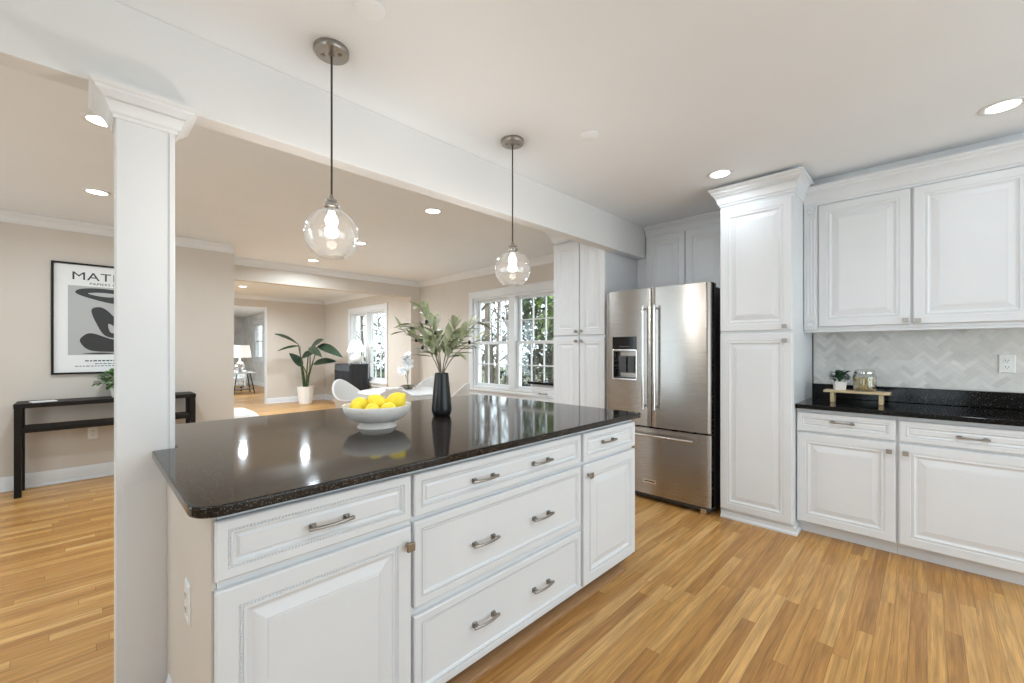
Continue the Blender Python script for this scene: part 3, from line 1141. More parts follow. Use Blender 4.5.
def leaf(mb, base, d, L, W, up=Vector((0, 0, 1)), droop=.2, fold=.25, n=5, mi=0, shape=0.9):
    """one leaf blade with a folded midrib that arcs downwards"""
    d = d.normalized()
    side = d.cross(up)
    if side.length < 1e-3: side = d.orthogonal()
    side.normalize()
    nrm = side.cross(d).normalized()
    vs = []
    for i in range(n + 1):
        t = i / n
        c = base + d * (L * t) - nrm * 0 + Vector((0, 0, -droop * L * t * t))
        w = W * .5 * (math.sin(PI * min(1, t ** shape)) ** .8 if 0 < t < 1 else 0.03)
        vs += [c - side * w + nrm * (w * fold), c, c + side * w + nrm * (w * fold)]
    fs = []
    for i in range(n):
        a = i * 3
        fs += [(a, a + 3, a + 4, a + 1), (a + 1, a + 4, a + 5, a + 2)]
    mb.add(vs, fs, mi)


def rdir(zmin=-.2):
    while True:
        v = Vector((random.uniform(-1, 1), random.uniform(-1, 1), random.uniform(zmin, 1)))
        if .1 < v.length < 1: return v.normalized()


pp = thing('potted_plant', 'small succulent in a white square pot on the wooden riser', 'plant', (3.885, .457, 1.0132))
MB().lathe([(0, 0), (.040, 0), (.044, .004), (.050, .060), (.049, .064), (.045, .064), (.043, .052), (0, .052)], 4, m=Matrix.Rotation(PI / 4 + .3, 4, 'Z')).build('pot', M['ceramic'], pp, bevel=.004)
fo = MB()
for k in range(110):
    d = rdir(-.1)
    p = Vector((d.x * .036, d.y * .036, .072 + random.random() * .06))
    leaf(fo, p, d + Vector((0, 0, .25)), .038, .024, droop=.3, n=3)
for k in range(12):
    a = k * .52
    fo.tube([(0, 0, .05), (.02 * math.cos(a), .02 * math.sin(a), .11)], .0018, 5)
fo.build('foliage', M['leafsucc'], pp, smooth=60)

jr = thing('glass_jar', 'clear glass storage jar of dried pasta on the wooden riser', 'jar', (3.89, .318, 1.0132))
MB().lathe([(0, 0), (.050, 0), (.062, .008), (.066, .03), (.066, .105), (.060, .122), (.052, .130), (.052, .136), (.049, .136), (.049, .129), (.057, .120), (.063, .104), (.063, .03), (.058, .010), (0, .004)], 32).build('jar_body', M['jar'], jr, smooth=40)
MB().lathe([(0, .137), (.054, .137), (.056, .140), (.056, .148), (.050, .153), (0, .155)], 32).build('lid', M['jar'], jr, smooth=40)
MB().lathe([(.0535, .126), (.0575, .127), (.0575, .136), (.0535, .136)], 32, closed=True).build('clamp_ring', M['chrome'], jr, smooth=40)
ps = MB()
for k in range(150):
    r = .054 * math.sqrt(random.random())
    a = random.uniform(0, 2 * PI)
    c = Vector((r * math.cos(a), r * math.sin(a), .012 + random.random() * .082))
    d = rdir(-1) * .011
    ps.tube([c - d, c, c + d], [.0065, .004, .0065], 6)
tag(ps.build('dried_pasta', M['pasta'], jr, smooth=50), kind='stuff')

# ------------------------------------------------------------------ things on the island
bw = thing('fruit_bowl', 'wide white footed bowl full of lemons on the island countertop', 'bowl', (1.03, 1.965, .9252))
MB().lathe([(0, .034), (.085, .030), (.105, .032), (.135, .048), (.156, .076), (.165, .106), (.163, .110), (.158, .108), (.150, .082), (.130, .062), (.09, .052), (0, .050)], 56).build('basin', M['ceramic'], bw, smooth=50)
MB().lathe([(.074, .031), (.080, .026), (.094, .004), (.095, 0), (.088, 0), (.072, .020), (.066, .031)], 40, closed=True).build('foot', M['ceramic'], bw, smooth=40)


def lemon(loc, r, rz, tilt, label):
    prof = []
    for i in range(15):
        t = i / 14
        a = PI * t
        rad = r * math.sin(a) ** .92
        z = -r * 1.18 * math.cos(a)
        if t < .12: z -= r * .16 * (1 - t / .12)
        if t > .86: z += r * .24 * ((t - .86) / .14) ** .8
        prof.append((max(rad, 0) if 0 < i < 14 else 0, z))
    m = Matrix.Rotation(rz, 4, 'Z') @ Matrix.Rotation(tilt, 4, 'Y')
    o = thing('lemon', label, 'lemon', loc, 0, 'lemons in the white bowl')
    lo = MB().lathe(prof, 20, m=m).build('peel', M['lemon'], o, smooth=60)
    tip = m @ Vector((0, 0, -r * 1.34))
    MB().lathe([(0, -.002), (.0035, 0), (0, .002)], 8, c=tip).build('stem_end', M['bark'], o)
    return o


def bowlpt(u, v, dep):
    return at(u, v, dep)


lem = [((-.072, .046), 1.030, .042, .6, 1.35, 'leftmost yellow lemon in the white bowl'),
       ((-.001, .002), 1.041, .042, 2.2, 1.0, 'middle yellow lemon of the three on top in the bowl'),
       ((.078, -.040), 1.043, .046, 5.6, .9, 'large yellow lemon at the right side of the bowl'),
       ((-.058, -.062), 1.016, .036, 4.1, 1.45, 'low yellow lemon at the front of the bowl, left of centre'),
       ((.010, -.092), 1.016, .036, 5.0, 1.4, 'low yellow lemon at the front of the bowl, right of centre'),
       ((.044, .068), 1.030, .040, 1.0, 1.3, 'yellow lemon at the back of the bowl behind the others')]
for (dx, dy), z, r, rz, ti, lb in lem:
    lemon((1.03 + dx, 1.965 + dy, z), r, rz, ti, lb)

VX, VY = 1.452, 2.005
vs_ = MB().lathe([(0, 0), (.044, 0), (.050, .006), (.0575, .030), (.058, .045), (.052, .120), (.044, .200), (.0385, .248), (.036, .250), (.034, .248), (.040, .190), (.046, .10), (.048, .03), (0, .02)], 40).build('vase', M['vase'], smooth=40, loc=(VX, VY, .9252))
tag(vs_, 'tall tapered matte black vase holding olive branches on the island', 'vase')

# olive branches: (tip pixel offsets are measured in metres sideways / up from the vase mouth)
ob = thing('olive_branches', 'leafy olive branches with black olives standing in the black vase', 'branches', (VX, VY, .93))
lv = MB(); st = MB()
MOUTH = .245
stems = [(-.105, .36, -.06), (-.165, .275, .03), (-.215, .24, -.02), (-.06, .29, .07), (.09, .26, -.05), (.175, .29, .05), (.235, .20, -.02), (.06, .20, .09), (-.12, .20, .10), (.16, .215, -.09)]
olives = []
for (sx_, up_, dp_) in stems:
    p0 = Vector((0, 0, .02))
    pm = Vector((0, 0, MOUTH)) + (_R * sx_ * .05)
    tipv = Vector((0, 0, MOUTH + up_)) + _R * sx_ + _F * dp_
    pts = [p0]
    N = 9
    for k in range(N + 1):
        t = k / N
        q = pm.lerp(tipv, t)
        bend = math.sin(PI * t) * .18
        q = q + Vector((0, 0, bend * up_ * .5)) - (_R * sx_ + _F * dp_) * bend * .7
        pts.append(q)
    st.tube(pts, [.0028] * 3 + [.0024] * (N - 4) + [.0014] * 3, 6)
    for k in range(4, N + 2):
        q = pts[k]
        d = (pts[min(k + 1, N + 1)] - pts[k - 1]).normalized()
        for s in (-1, 1):
            if random.random() < .12: continue
            o = rdir(-.4)
            o = (o - d * o.dot(d)).normalized()
            dd = d * random.uniform(.35, .9) + o * random.uniform(.5, .9) + _R * (.25 if sx_ > 0 else -.25)
            leaf(lv, q + d * random.uniform(-.01, .02), dd, random.uniform(.085, .13), random.uniform(.030, .044), droop=random.uniform(-.05, .35), fold=.3, n=5)
        if k in (6, 8) and random.random() < .62:
            olives.append(q + rdir(-.8) * .016)
    leaf(lv, pts[-1], pts[-1] - pts[-2], .07, .017, droop=.05)
lv.build('foliage', M['leafolive'], ob, smooth=60)
st.build('stem', M['stem'], ob, smooth=60)
for q in olives[:11]:
    MB().lathe([(0, -.0125), (.006, -.010), (.0088, -.003), (.0088, .004), (.005, .011), (0, .0125)], 12, c=q).build('olive', M['olive'], ob, smooth=60)

# ------------------------------------------------------------------ pendants
def pendant(x, y, label):
    p = thing('pendant_light', label, 'pendant light', (x, y, CEIL), 0, 'globe pendants over the island')
    MB().lathe([(0, 0), (.068, 0), (.070, -.003), (.070, -.020), (.066, -.025), (.012, -.026), (.012, -.034), (0, -.034)], 40).build('canopy', M['nickel'], p, smooth=40)
    for s in (-1, 1):
        q = _R * (s * .036)
        MB().lathe([(0, -.031), (.007, -.030), (.008, -.026), (0, -.025)], 12, c=(q.x, q.y, 0)).build('canopy_screw', M['bronze'], p, smooth=40)
    MB().tube([(0, 0, -.03), (0, 0, -.625)], .0042, 10).build('cord', M['cord'], p, smooth=60)
    MB().lathe([(0, -.618), (.006, -.620), (.010, -.634), (.012, -.640), (.024, -.642), (.024, -.650), (.020, -.653), (.020, -.660), (.030, -.662), (.030, -.672), (.022, -.676), (.022, -.690), (0, -.690)], 28).build('socket', M['nickel'], p, smooth=30)
    gp = []
    r = .110
    cz = -.787
    for i in range(25):
        a = math.radians(14 + (152 - 14) * i / 24)
        gp.append((r * math.sin(a), cz + r * math.cos(a)))
    gp2 = [(q * .975, z0 if False else cz + (z0 - cz) * .975) for q, z0 in reversed(gp)]
    MB().lathe(gp + gp2, 48, closed=True).build('globe_shade', M['globe'], p, smooth=50)
    MB().lathe([(0, -.690), (.013, -.690), (.014, -.700), (.022, -.714), (.026, -.730), (.023, -.745), (.013, -.755), (0, -.758)], 24).build('bulb', M['bulb'], p, smooth=50)
    ld = bpy.data.lights.new('pendant_glow', 'POINT')
    ld.energy = 10.0
    ld.color = (1.0, .96, .92)
    ld.shadow_soft_size = .03
    lo = bpy.data.objects.new('pendant_glow', ld)
    COL.objects.link(lo)
    lo.parent = p
    lo.location = (0, 0, -.80)
    return p


pendant(.735, 1.80, 'clear glass globe pendant on a dark cord above the lemon bowl, nearer one')
pendant(1.830, 1.80, 'clear glass globe pendant farther along the island, in front of the dining window')

# ------------------------------------------------------------------ recessed lights: visible cans first, then added unseen fill
def can(x, y, label, k=1.0):
    c = thing('recessed_light', label, 'ceiling light', (x, y, CEIL), 0, 'recessed ceiling lights')
    MB().lathe([(.062, -.0005), (.088, -.0005), (.088, -.004), (.080, -.008), (.066, -.006), (.062, -.003)], 40, closed=True).build('trim_ring', M['trim'], c, smooth=40)
    MB().lathe([(0, -.001), (.0618, -.001), (.0618, -.003), (0, -.004)], 32).build('lens', M['lens'], c)
    ld = bpy.data.lights.new('downlight', 'AREA')
    ld.shape = 'DISK'
    ld.size = .12
    ld.energy = CAN_W * k
    ld.color = (.77, .90, 1.0)
    ld.spread = math.radians(165)
    lo = bpy.data.objects.new('downlight', ld)
    COL.objects.link(lo)
    lo.parent = c
    lo.location = (0, 0, -.012)
    return c


can(3.235, 1.07, 'recessed ceiling light in front of the tall cabinet cornice beside the refrigerator', .7)
can(3.375, -.283, 'recessed ceiling light at the right edge, in front of the wall cabinet', .25)
can(.068, 4.785, 'recessed ceiling light left of the column, above the poster', 5)
can(.066, 3.278, 'recessed ceiling light half hidden behind the column capital', 3.5)
can(2.249, 3.239, 'recessed dining ceiling light between the two pendants', 5)
can(2.29, 6.25, 'recessed dining ceiling light just left of the near globe', 6)
can(2.311, 4.835, 'recessed dining ceiling light just right of the near globe', 5.5)
can(2.244, 9.859, 'recessed ceiling light in the living room beyond the header', 15)
can(3.0, 8.6, 'added living room ceiling fill light nearest the sideboard, hidden by the header', 14)  # unseen can, added to brighten the living room
can(2.3, 7.9, 'added living room ceiling fill light behind the header, out of sight', 12)  # another unseen can that only lifts the living room brightness
can(2.0, -.35, 'added kitchen ceiling fill light over the floor, just out of the photo at right', 4)  # unseen fill for the dark floor near the refrigerator
can(-1.0, -.9, 'added kitchen ceiling fill light left behind the camera', 3)  # added can behind the camera, brightens the cabinet fronts
can(-1.0, .9, 'added kitchen ceiling fill light left of the camera', 2.2)  # added off to the side to reach the cabinet over the refrigerator
can(2.7, 14.5, 'added ceiling fill light in the sun room behind the far doorway', 22)  # unseen can, put in because the sun room came out dark


def disc(x, y, r, label):
    o = MB().lathe([(0, 0), (r, 0), (r, -.006), (r - .008, -.012), (0, -.014)], 40).build('ceiling_cover', M['ceil'], smooth=40, loc=(x, y, CEIL - .0005))
    tag(o, label, 'ceiling cover')


disc(.747, 1.481, .055, 'round white ceiling cover at the top of the photo, near the pendant')
disc(2.107, 1.427, .055, 'round white ceiling cover right of the far pendant canopy')

# ------------------------------------------------------------------ console table wall
ctb = thing('console_table', 'slim dark brown console table with lower shelf against the beige wall', 'table', (.205, 5.86, 0))
MB().box(-.648, .648, -.165, .165, .788, .828).build('tabletop', M['black'], ctb, bevel=.003)
MB().box(-.60, .60, -.150, .150, .565, .605).build('shelf', M['black'], ctb, bevel=.003)
for sx in (-1, 1):
    for sy in (-1, 1):
        x = sx * .622
        y = sy * .140
        MB().box(x - .0225, x + .0225, y - .0225, y + .0225, 0, .7875).build('leg', M['black'], ctb, bevel=.002)
MB().box(-.598, .598, -.163, -.151, .570, .600).build('shelf_rail', M['black'], ctb)
bk = MB().box(-.08, .08, -.055, .055, 0, .008).build('booklet', M['paper'], loc=(-.27, 5.80, .8285), rotz=.25, bevel=.001)
tag(bk, 'thin pale booklet lying on the left end of the console table', 'booklet')
gp_ = thing('potted_plant', 'bushy bright green plant on the console table, half behind the column', 'plant', (.235, 5.87, .8285))
MB().lathe([(0, 0), (.045, 0), (.060, .09), (.062, .095), (.056, .095), (.052, .08), (0, .08)], 28).build('pot', M['ceramic'], gp_, smooth=40)
fo = MB()
for k in range(260):
    d = rdir(-.35)
    r = .135 * random.uniform(.4, 1.0)
    p = Vector((d.x * r * 1.15, d.y * r * .95, .17 + d.z * r * .75))
    leaf(fo, p, d + Vector((0, 0, .3)), .055, .040, droop=.4, n=3)
for k in range(10):
    a = k * .63
    fo.tube([(0, 0, .08), (.05 * math.cos(a), .05 * math.sin(a), .17)], .003, 5)
fo.build('foliage', M['leaffresh'], gp_, smooth=60)

# poster ------------------------------------------------------------------------
po = thing('framed_poster', 'large black framed art poster with bold dark shapes on the beige wall', 'poster', (.170, CW - .001, 1.62))
PW, PH = .402, .556
f = MB()
f.box(-PW, -PW + .018, -.028, 0, -PH, PH)
f.box(PW - .018, PW, -.028, 0, -PH, PH)
f.box(-PW + .018, PW - .018, -.028, 0, PH - .018, PH)
f.box(-PW + .018, PW - .018, -.028, 0, -PH, -PH + .018)
f.build('frame', M['black'], po, bevel=.002)
MB().box(-PW + .018, PW - .018, -.012, -.002, -PH + .018, PH - .018).build('sheet', M['paper'], po)
MB().box(-.290, .290, -.0132, -.0122, -.365, .330).build('art_panel', M['artgrey'], po)


def blob(pts, y, n=60):
    """smooth closed outline through control points -> thin printed shape"""
    k = len(pts)
    out = []
    for i in range(k):
        p0, p1, p2, p3 = [Vector(pts[(i + j - 1) % k]) for j in range(4)]
        for s in range(8):
            t = s / 8
            out.append(.5 * ((2 * p1) + (p2 - p0) * t + (2 * p0 - 5 * p1 + 4 * p2 - p3) * t * t + (3 * p1 - p0 - 3 * p2 + p3) * t ** 3))
    m_ = len(out)
    vs = [(q.x, y, q.y) for q in out] + [(q.x, y + .0006, q.y) for q in out]
    fs = [tuple(range(m_)), tuple(range(2 * m_ - 1, m_ - 1, -1))] + [(i, (i + 1) % m_, m_ + (i + 1) % m_, m_ + i) for i in range(m_)]
    return vs, fs


art = MB()
# plain abstract stand-in: a ring, a leaning pebble, a wide pebble, a bar
art.add(*blob([(-.235, .255), (-.20, .300), (-.06, .315), (.10, .300), (.20, .250), (.17, .190), (.05, .165), (-.12, .205)], -.0142))
art.add(*blob([(-.125, .090), (-.07, .125), (-.01, .095), (.09, -.02), (.235, -.10), (.24, -.21), (.12, -.20), (-.02, -.17), (-.09, -.04)], -.0142))
art.add(*blob([(-.205, -.235), (-.185, -.175), (-.12, -.145), (.02, -.200), (.14, -.225), (.235, -.26), (.22, -.335), (.05, -.335), (-.13, -.320)], -.0142))
art.add(*blob([(-.19, -.350), (-.05, -.341), (.06, -.350), (-.05, -.358)], -.0142))
art.build('art_shape', M['ink'], po)
cut = MB()
cut.add(*blob([(-.150, .258), (-.06, .272), (.10, .262), (.03, .232), (-.07, .236)], -.0152))
cut.add(*blob([(.0, -.045), (.05, -.075), (.11, -.135), (.02, -.135)], -.0152))
cut.build('art_cutout', M['artgrey'], po)


def text_mesh(name, body, size, mat, parent, x, y, z, align='CENTER', sx=1.0, ext=.0004):
    cu = bpy.data.curves.new(name, 'FONT')
    cu.body = body
    cu.size = size
    cu.align_x = align
    cu.extrude = ext
    cu.space_character = 1.05
    t = bpy.data.objects.new(name, cu)
    COL.objects.link(t)
    dg = bpy.context.evaluated_depsgraph_get()
    me = bpy.data.meshes.new_from_object(t.evaluated_get(dg))
    bpy.data.objects.remove(t)
    bpy.data.curves.remove(cu)
    me.materials.clear()
    me.materials.append(mat)
    o = bpy.data.objects.new(name, me)
    COL.objects.link(o)
    o.parent = parent
    o.rotation_euler = (PI / 2, 0, 0)
    o.location = (x, y, z)
    o.scale = (sx, 1, 1)
    return o


text_mesh('title_lettering', 'MATISSE', .112, M['ink'], po, 0, -.0128, .392, sx=1.24)
text_mesh('subtitle_lettering', 'PAPIERS D\u00c9COUP\u00c9S', .034, M['ink'], po, 0.055, -.0128, .345, sx=1.25)
sm = MB()
for z, w, h in ((-.425, .17, .012), (-.455, .10, .007), (-.478, .24, .007)):
    x = -w
    while x < w:
        l = random.uniform(.012, .03)
        sm.box(x, min(w, x + l), -.0128, -.0121, z - h / 2, z + h / 2)
        x += l + .008
sm.build('small_print', M['ink'], po)

# ------------------------------------------------------------------ dining set
TX, TY = 3.08, 5.10
dt = thing('dining_table', 'round white pedestal dining table behind the island', 'table', (TX, TY, 0))
MB().lathe([(0, .722), (.57, .722), (.60, .730), (.605, .740), (.600, .748), (.59, .750), (0, .750)], 64).build('tabletop', M['tabletop'], dt, smooth=30)
MB().lathe([(0, 0), (.30, 0), (.30, .012), (.20, .03), (.07, .09), (.045, .25), (.05, .55), (.12, .715), (0, .7215)], 40).build('pedestal', M['tabletop'], dt, smooth=40)


def chair(x, y, face, label):
    """tub chair; face = direction the sitter looks"""
    c = thing('dining_chair', label, 'chair', (x, y, 0), face - PI / 2, 'white tub chairs around the dining table')
    s = MB()
    n = 36
    vs = []
    fs = []
    rows = 7
    for i in range(n + 1):
        t = i / n * 2 - 1
        ph = -PI / 2 + t * math.radians(128)
        k = .5 + .5 * math.cos(min(1, abs(t) * 1.15) * PI)
        top = .615 + .265 * k ** 1.3
        for (side) in (0, 1):
            for j in range(rows):
                q = j / (rows - 1)
                z = .40 + (top - .40) * q
                flare = .235 + .055 * q + .025 * k * q * q
                rr = flare - (0 if side == 0 else .032)
                if j == rows - 1: z -= .006 if side == 0 else .010
                sq = 1.0 + .04 * math.cos(2 * ph)
                vs.append((rr * math.cos(ph) * sq, rr * math.sin(ph) * sq, z))
    R2 = rows * 2
    for i in range(n):
        for j in range(rows - 1):
            a = i * R2 + j
            fs.append((a, a + R2, a + R2 + 1, a + 1))
            b = i * R2 + rows + j
            fs.append((b, b + 1, b + R2 + 1, b + R2))
        fs.append((i * R2 + rows - 1, (i + 1) * R2 + rows - 1, (i + 1) * R2 + 2 * rows - 1, i * R2 + 2 * rows - 1))
        fs.append((i * R2, i * R2 + rows, (i + 1) * R2 + rows, (i + 1) * R2))
    for i in (0, n):
        fs.append(tuple([i * R2 + j for j in range(rows)] + [i * R2 + rows + j for j in range(rows - 1, -1, -1)]))
    s.add(vs, fs)
    s.build('backrest', M['fabric'], c, smooth=60, bevel=.008)
    MB().lathe([(0, .385), (.21, .385), (.225, .40), (.225, .44), (.20, .468), (.10, .475), (0, .475)], 36).build('seat', M['fabric'], c, smooth=50)
    for sx in (-1, 1):
        for sy in (-1, 1):
            MB().tube([(sx * .14, sy * .14, .3845), (sx * .21, sy * .21, 0)], [.016, .010], 10).build('leg', M['black'], c, smooth=50)
    return c


for (dx, dy, lb) in ((-.34, .80, 'white tub chair at the left side of the dining table, turned toward it'),
                     (-.46, -.60, 'pale tub chair with its back to the island, right behind the lemon bowl'),
                     (.72, .52, 'white tub chair on the far side of the table, behind the orchid'),
                     (.30, -.56, 'white tub chair right of the black vase, near the dining window')):
    chair(TX + dx, TY + dy, math.atan2(-dy, -dx), lb)

orc = thing('potted_orchid', 'white orchid in a dark bowl on the dining table', 'plant', (3.20, 5.22, .7503))
MB().lathe([(0, 0), (.04, 0), (.085, .03), (.095, .055), (.09, .057), (.08, .035), (0, .02)], 32).build('pot', M['bronze'], orc, smooth=40)
of_ = MB(); os_ = MB(); ol_ = MB()
for k in range(6):
    a = k * 1.05
    leaf(ol_, Vector((0, 0, .045)), Vector((math.cos(a), math.sin(a), .35)), .14, .045, droop=.5, fold=.3, n=6)
for (sx, h) in ((-.12, .24), (.0, .46), (.03, .36), (-.05, .40)):
    pts = [Vector((0, 0, .03)) + _R * (sx * t ** 1.5) + Vector((0, 0, h * (1 - (1 - t) ** 2))) for t in [i / 8 for i in range(9)]]
    os_.tube(pts, .003, 6)
    for q in pts[4:]:
        for rep in range(2):
            c = q + rdir(-1) * .028
            nn = rdir(-.5)
            for pz in range(5):
                a = 2 * PI * pz / 5
                e1 = nn.orthogonal().normalized()
                e2 = nn.cross(e1)
                leaf(of_, c, e1 * math.cos(a) + e2 * math.sin(a) + nn * .3, .048, .042, up=nn, droop=0, fold=.1, n=3)
of_.build('blossom', M['petal'], orc, smooth=60)
os_.build('stem', M['greenstem'], orc, smooth=60)
ol_.build('foliage', M['leafdark'], orc, smooth=60)
dk = thing('decorative_garland', 'dark brown twig garland lying on the white dining table', 'decoration', (2.93, 5.13, .7503))
tw = MB()
for k in range(26):
    a = k / 26 * 2 * PI
    tw.tube([(.11 * math.cos(a), .05 * math.sin(a), .006), (.12 * math.cos(a + .4), .06 * math.sin(a + .4), .022 + .01 * math.sin(k * 2.1)), (.10 * math.cos(a + .8), .05 * math.sin(a + .8), .008)], .005, 6)
tw.build('twig', M['bronze'], dk, smooth=60)

# ------------------------------------------------------------------ living room
bf = thing('sideboard', 'dark charcoal fluted sideboard under the far window, lamp on top', 'sideboard', (4.17, 9.07, 0))
X0, X1, Y0, Y1 = -.20, .20, -.32, .46
MB().box(X0, X1, Y0, Y1, .06, .975).build('body', M['navy'], bf, bevel=.004)
MB().box(X0 - .012, X1 + .012, Y0 - .012, Y1 + .012, .9755, .995).build('top_board', M['navy'], bf, bevel=.004)
rd = MB()
for k in range(11):
    x = X0 + .02 + k * .036
    rd.tube([(x, Y0 - .003, .10), (x, Y0 - .003, .96)], .011, 8)
rd.build('fluting', M['navy'], bf, smooth=50)
for (a, b) in ((Y0 + .01, Y0 + .386), (Y0 + .394, Y1 - .01)):
    dd = MB().box(X0 - .018, X0 - .0005, a, b, .085, .955)
    n = 6
    for k in range(n):
        y = a + (b - a) * (k + .5) / n
        dd.tube([(X0 - .020, y, .16), (X0 - .020, y, .80), (X0 - .022, y, .84)], .012, 8)
    dd.build('door', M['navy'], bf, smooth=40)
for (x, y) in ((X0 + .04, Y0 + .04), (X1 - .04, Y0 + .04), (X0 + .04, Y1 - .04), (X1 - .04, Y1 - .04)):
    MB().box(x - .02, x + .02, y - .02, y + .02, 0, .0595).build('leg', M['black'], bf)


def table_lamp(loc, s, label, power):
    l = thing('table_lamp', label, 'lamp', loc)
    MB().lathe([(0, 0), (.075 * s, 0), (.085 * s, .01), (.135 * s, .07 * s), (.150 * s, .13 * s), (.135 * s, .19 * s), (.075 * s, .235 * s), (.03 * s, .25 * s), (.02 * s, .275 * s), (0, .275 * s)], 36).build('base', M['ceramic'], l, smooth=50)
    MB().lathe([(.012, .275 * s), (.012, .33 * s), (0, .33 * s)], 12).build('stem', M['nickel'], l, smooth=50)
    MB().lathe([(.215 * s, .29 * s), (.115 * s, .575 * s), (.112 * s, .575 * s), (.212 * s, .29 * s)], 40, closed=True).build('lamp_shade', M['shade'], l, smooth=40)
    MB().lathe([(0, .34 * s), (.03, .36 * s), (.035, .40 * s), (.02, .44 * s), (0, .45 * s)], 16).build('bulb', M['bulb'], l, smooth=50)
    return l


table_lamp((4.18, 8.93, .9955), .90, 'round white table lamp with cone shade on the dark sideboard', 4)

bp = thing('potted_plant', 'tall banana-leaf plant in a ribbed white pot against the far wall', 'plant', (3.76, 10.74, 0))
pot = MB()
nr = 48
prof = [(0, 0), (.135, 0), (.145, .01), (.19, .40), (.195, .42), (.18, .42), (.172, .36), (0, .36)]
vs = []
for r, z in prof:
    for k in range(nr):
        rib = 1 + (.025 if k % 4 < 2 else -.012) * (1 if .01 <= z <= .40 and r > .12 else 0)
        a = 2 * PI * k / nr
        vs.append((r * rib * math.cos(a), r * rib * math.sin(a), z))
fs = []
for i in range(len(prof) - 1):
    for k in range(nr):
        fs.append((i * nr + k, i * nr + (k + 1) % nr, (i + 1) * nr + (k + 1) % nr, (i + 1) * nr + k))
pot.add(vs, fs)
pot.build('pot', M['ceramic'], bp, smooth=25)
MB().lathe([(0, .365), (.165, .365), (0, .385)], 24).build('soil', M['soil'], bp)
PD = _F * 10.34 + _R * 0  # viewing depth of the plant, used to lay out the leaves from measurements
pst = MB(); plf = MB()


def big_leaf(mb, p0, p1, W, droop, roll):
    d = p1 - p0
    leaf(mb, p0, d, d.length, W, up=(Vector((0, 0, .55)) - _F * .75 + _R * roll).normalized(), droop=droop, fold=.35, n=9, shape=.8)


ppos = Vector((3.76, 10.74, 0))
leaves = [((298, 344), (274, 332), 0.20, .05, .2, -.6), ((300, 346), (277, 349), 0.14, .10, -.3, -.3), ((303, 366), (289, 355), .22, -.10, .3, -.2),
          ((310, 350), (324, 338), .26, .05, .3, -.3), ((318, 346), (343, 349), 0.20, .16, -.4, -.55), ((313, 364), (337, 358), 0.20, .10, .2, -.3),
          ((302, 357), (313, 353), .22, .05, .3, -.1), ((309, 348), (322, 352), .18, .12, -.2, -.5)]
for (b, t, W, dr_, ro, dz) in leaves:
    dep = (ppos.x * _F.x + ppos.y * _F.y) + dz
    p0 = at(b[0], b[1], dep - dz * .4) - ppos
    p1 = at(t[0], t[1], dep + dz) - ppos
    big_leaf(plf, p0, p1, W, dr_, ro)
    base = Vector((random.uniform(-.05, .05), random.uniform(-.05, .05), .37))
    mid = base.lerp(p0, .55) + Vector((base.x * .6, base.y * .6, .06))
    pst.tube([base, mid, p0, p0.lerp(p1, .3)], [.018, .014, .010, .006], 8)
plf.build('foliage', M['leafdark'], bp, smooth=60)
pst.build('stem', M['greenstem'], bp, smooth=60)

# low upholstered bench seen past the end of the console wall
sf = thing('ottoman', 'low white rounded ottoman showing past the beige wall corner', 'ottoman', (1.30, 7.40, 0))
MB().box(-.55, .55, -.38, .38, .10, .40).build('cushion', M['sofa'], sf, bevel=.15, segs=6)
for x in (-.40, .40):
    for y in (-.25, .25):
        MB().lathe([(0, 0), (.02, 0), (.025, .10), (0, .10)], 12, c=(x, y, 0)).build('leg', M['black'], sf)

# sun room beyond the doorway
stb = thing('side_table', 'small side table with crossed dark metal legs in the far sun room', 'table', (3.30, 14.6, 0))
MB().box(-.30, .30, -.28, .28, .600, .632).build('tabletop', M['tabletop'], stb, bevel=.004)
for sx in (-1, 1):
    for sy in (-1, 1):
        MB().tube([(sx * .17, sy * .16, .5995), (sx * .27, sy * .25, 0)], .014, 8).build('leg', M['black'], stb, smooth=50)
MB().box(-.25, .25, -.23, .23, .12, .14).build('shelf', M['bronze'], stb)
tlp = thing('table_lamp', 'white drum-shade table lamp with glass base in the far sun room', 'lamp', (3.24, 14.6, .6325))
MB().lathe([(0, 0), (.10, 0), (.10, .02), (.05, .04), (.13, .14), (.14, .20), (.10, .28), (.03, .34), (.02, .44), (0, .44)], 28).build('base', M['chrome'], tlp, smooth=50)
MB().lathe([(.30, .44), (.25, .80), (.245, .80), (.295, .44)], 36, closed=True).build('lamp_shade', M['shade'], tlp, smooth=40)
MB().lathe([(0, .46), (.04, .50), (.04, .55), (0, .60)], 16).build('bulb', M['bulb'], tlp, smooth=50)
ac = thing('armchair', 'grey patterned armchair beside the lamp table in the far sun room', 'chair', (3.05, 15.6, 0), .3)
MB().box(-.38, .38, -.36, .36, .14, .45).build('seat', M['blanket'], ac, bevel=.05, segs=3)
MB().box(-.38, .38, .22, .42, .455, .92).build('backrest', M['blanket'], ac, bevel=.09, segs=4)
for s in (-1, 1):
    MB().box(s * .39, s * .50, -.36, .40, .10, .66).build('armrest', M['blanket'], ac, bevel=.05, segs=3)
for x in (-.33, .33):
    for y in (-.3, .3):
        MB().lathe([(0, 0), (.02, 0), (.025, .139), (0, .139)], 10, c=(x, y, 0)).build('leg', M['black'], ac)

# ------------------------------------------------------------------ garden outside
struct('ground', MB().box(XR + .16, 30, -4, 34, -.45, -.40), M['lawn'])


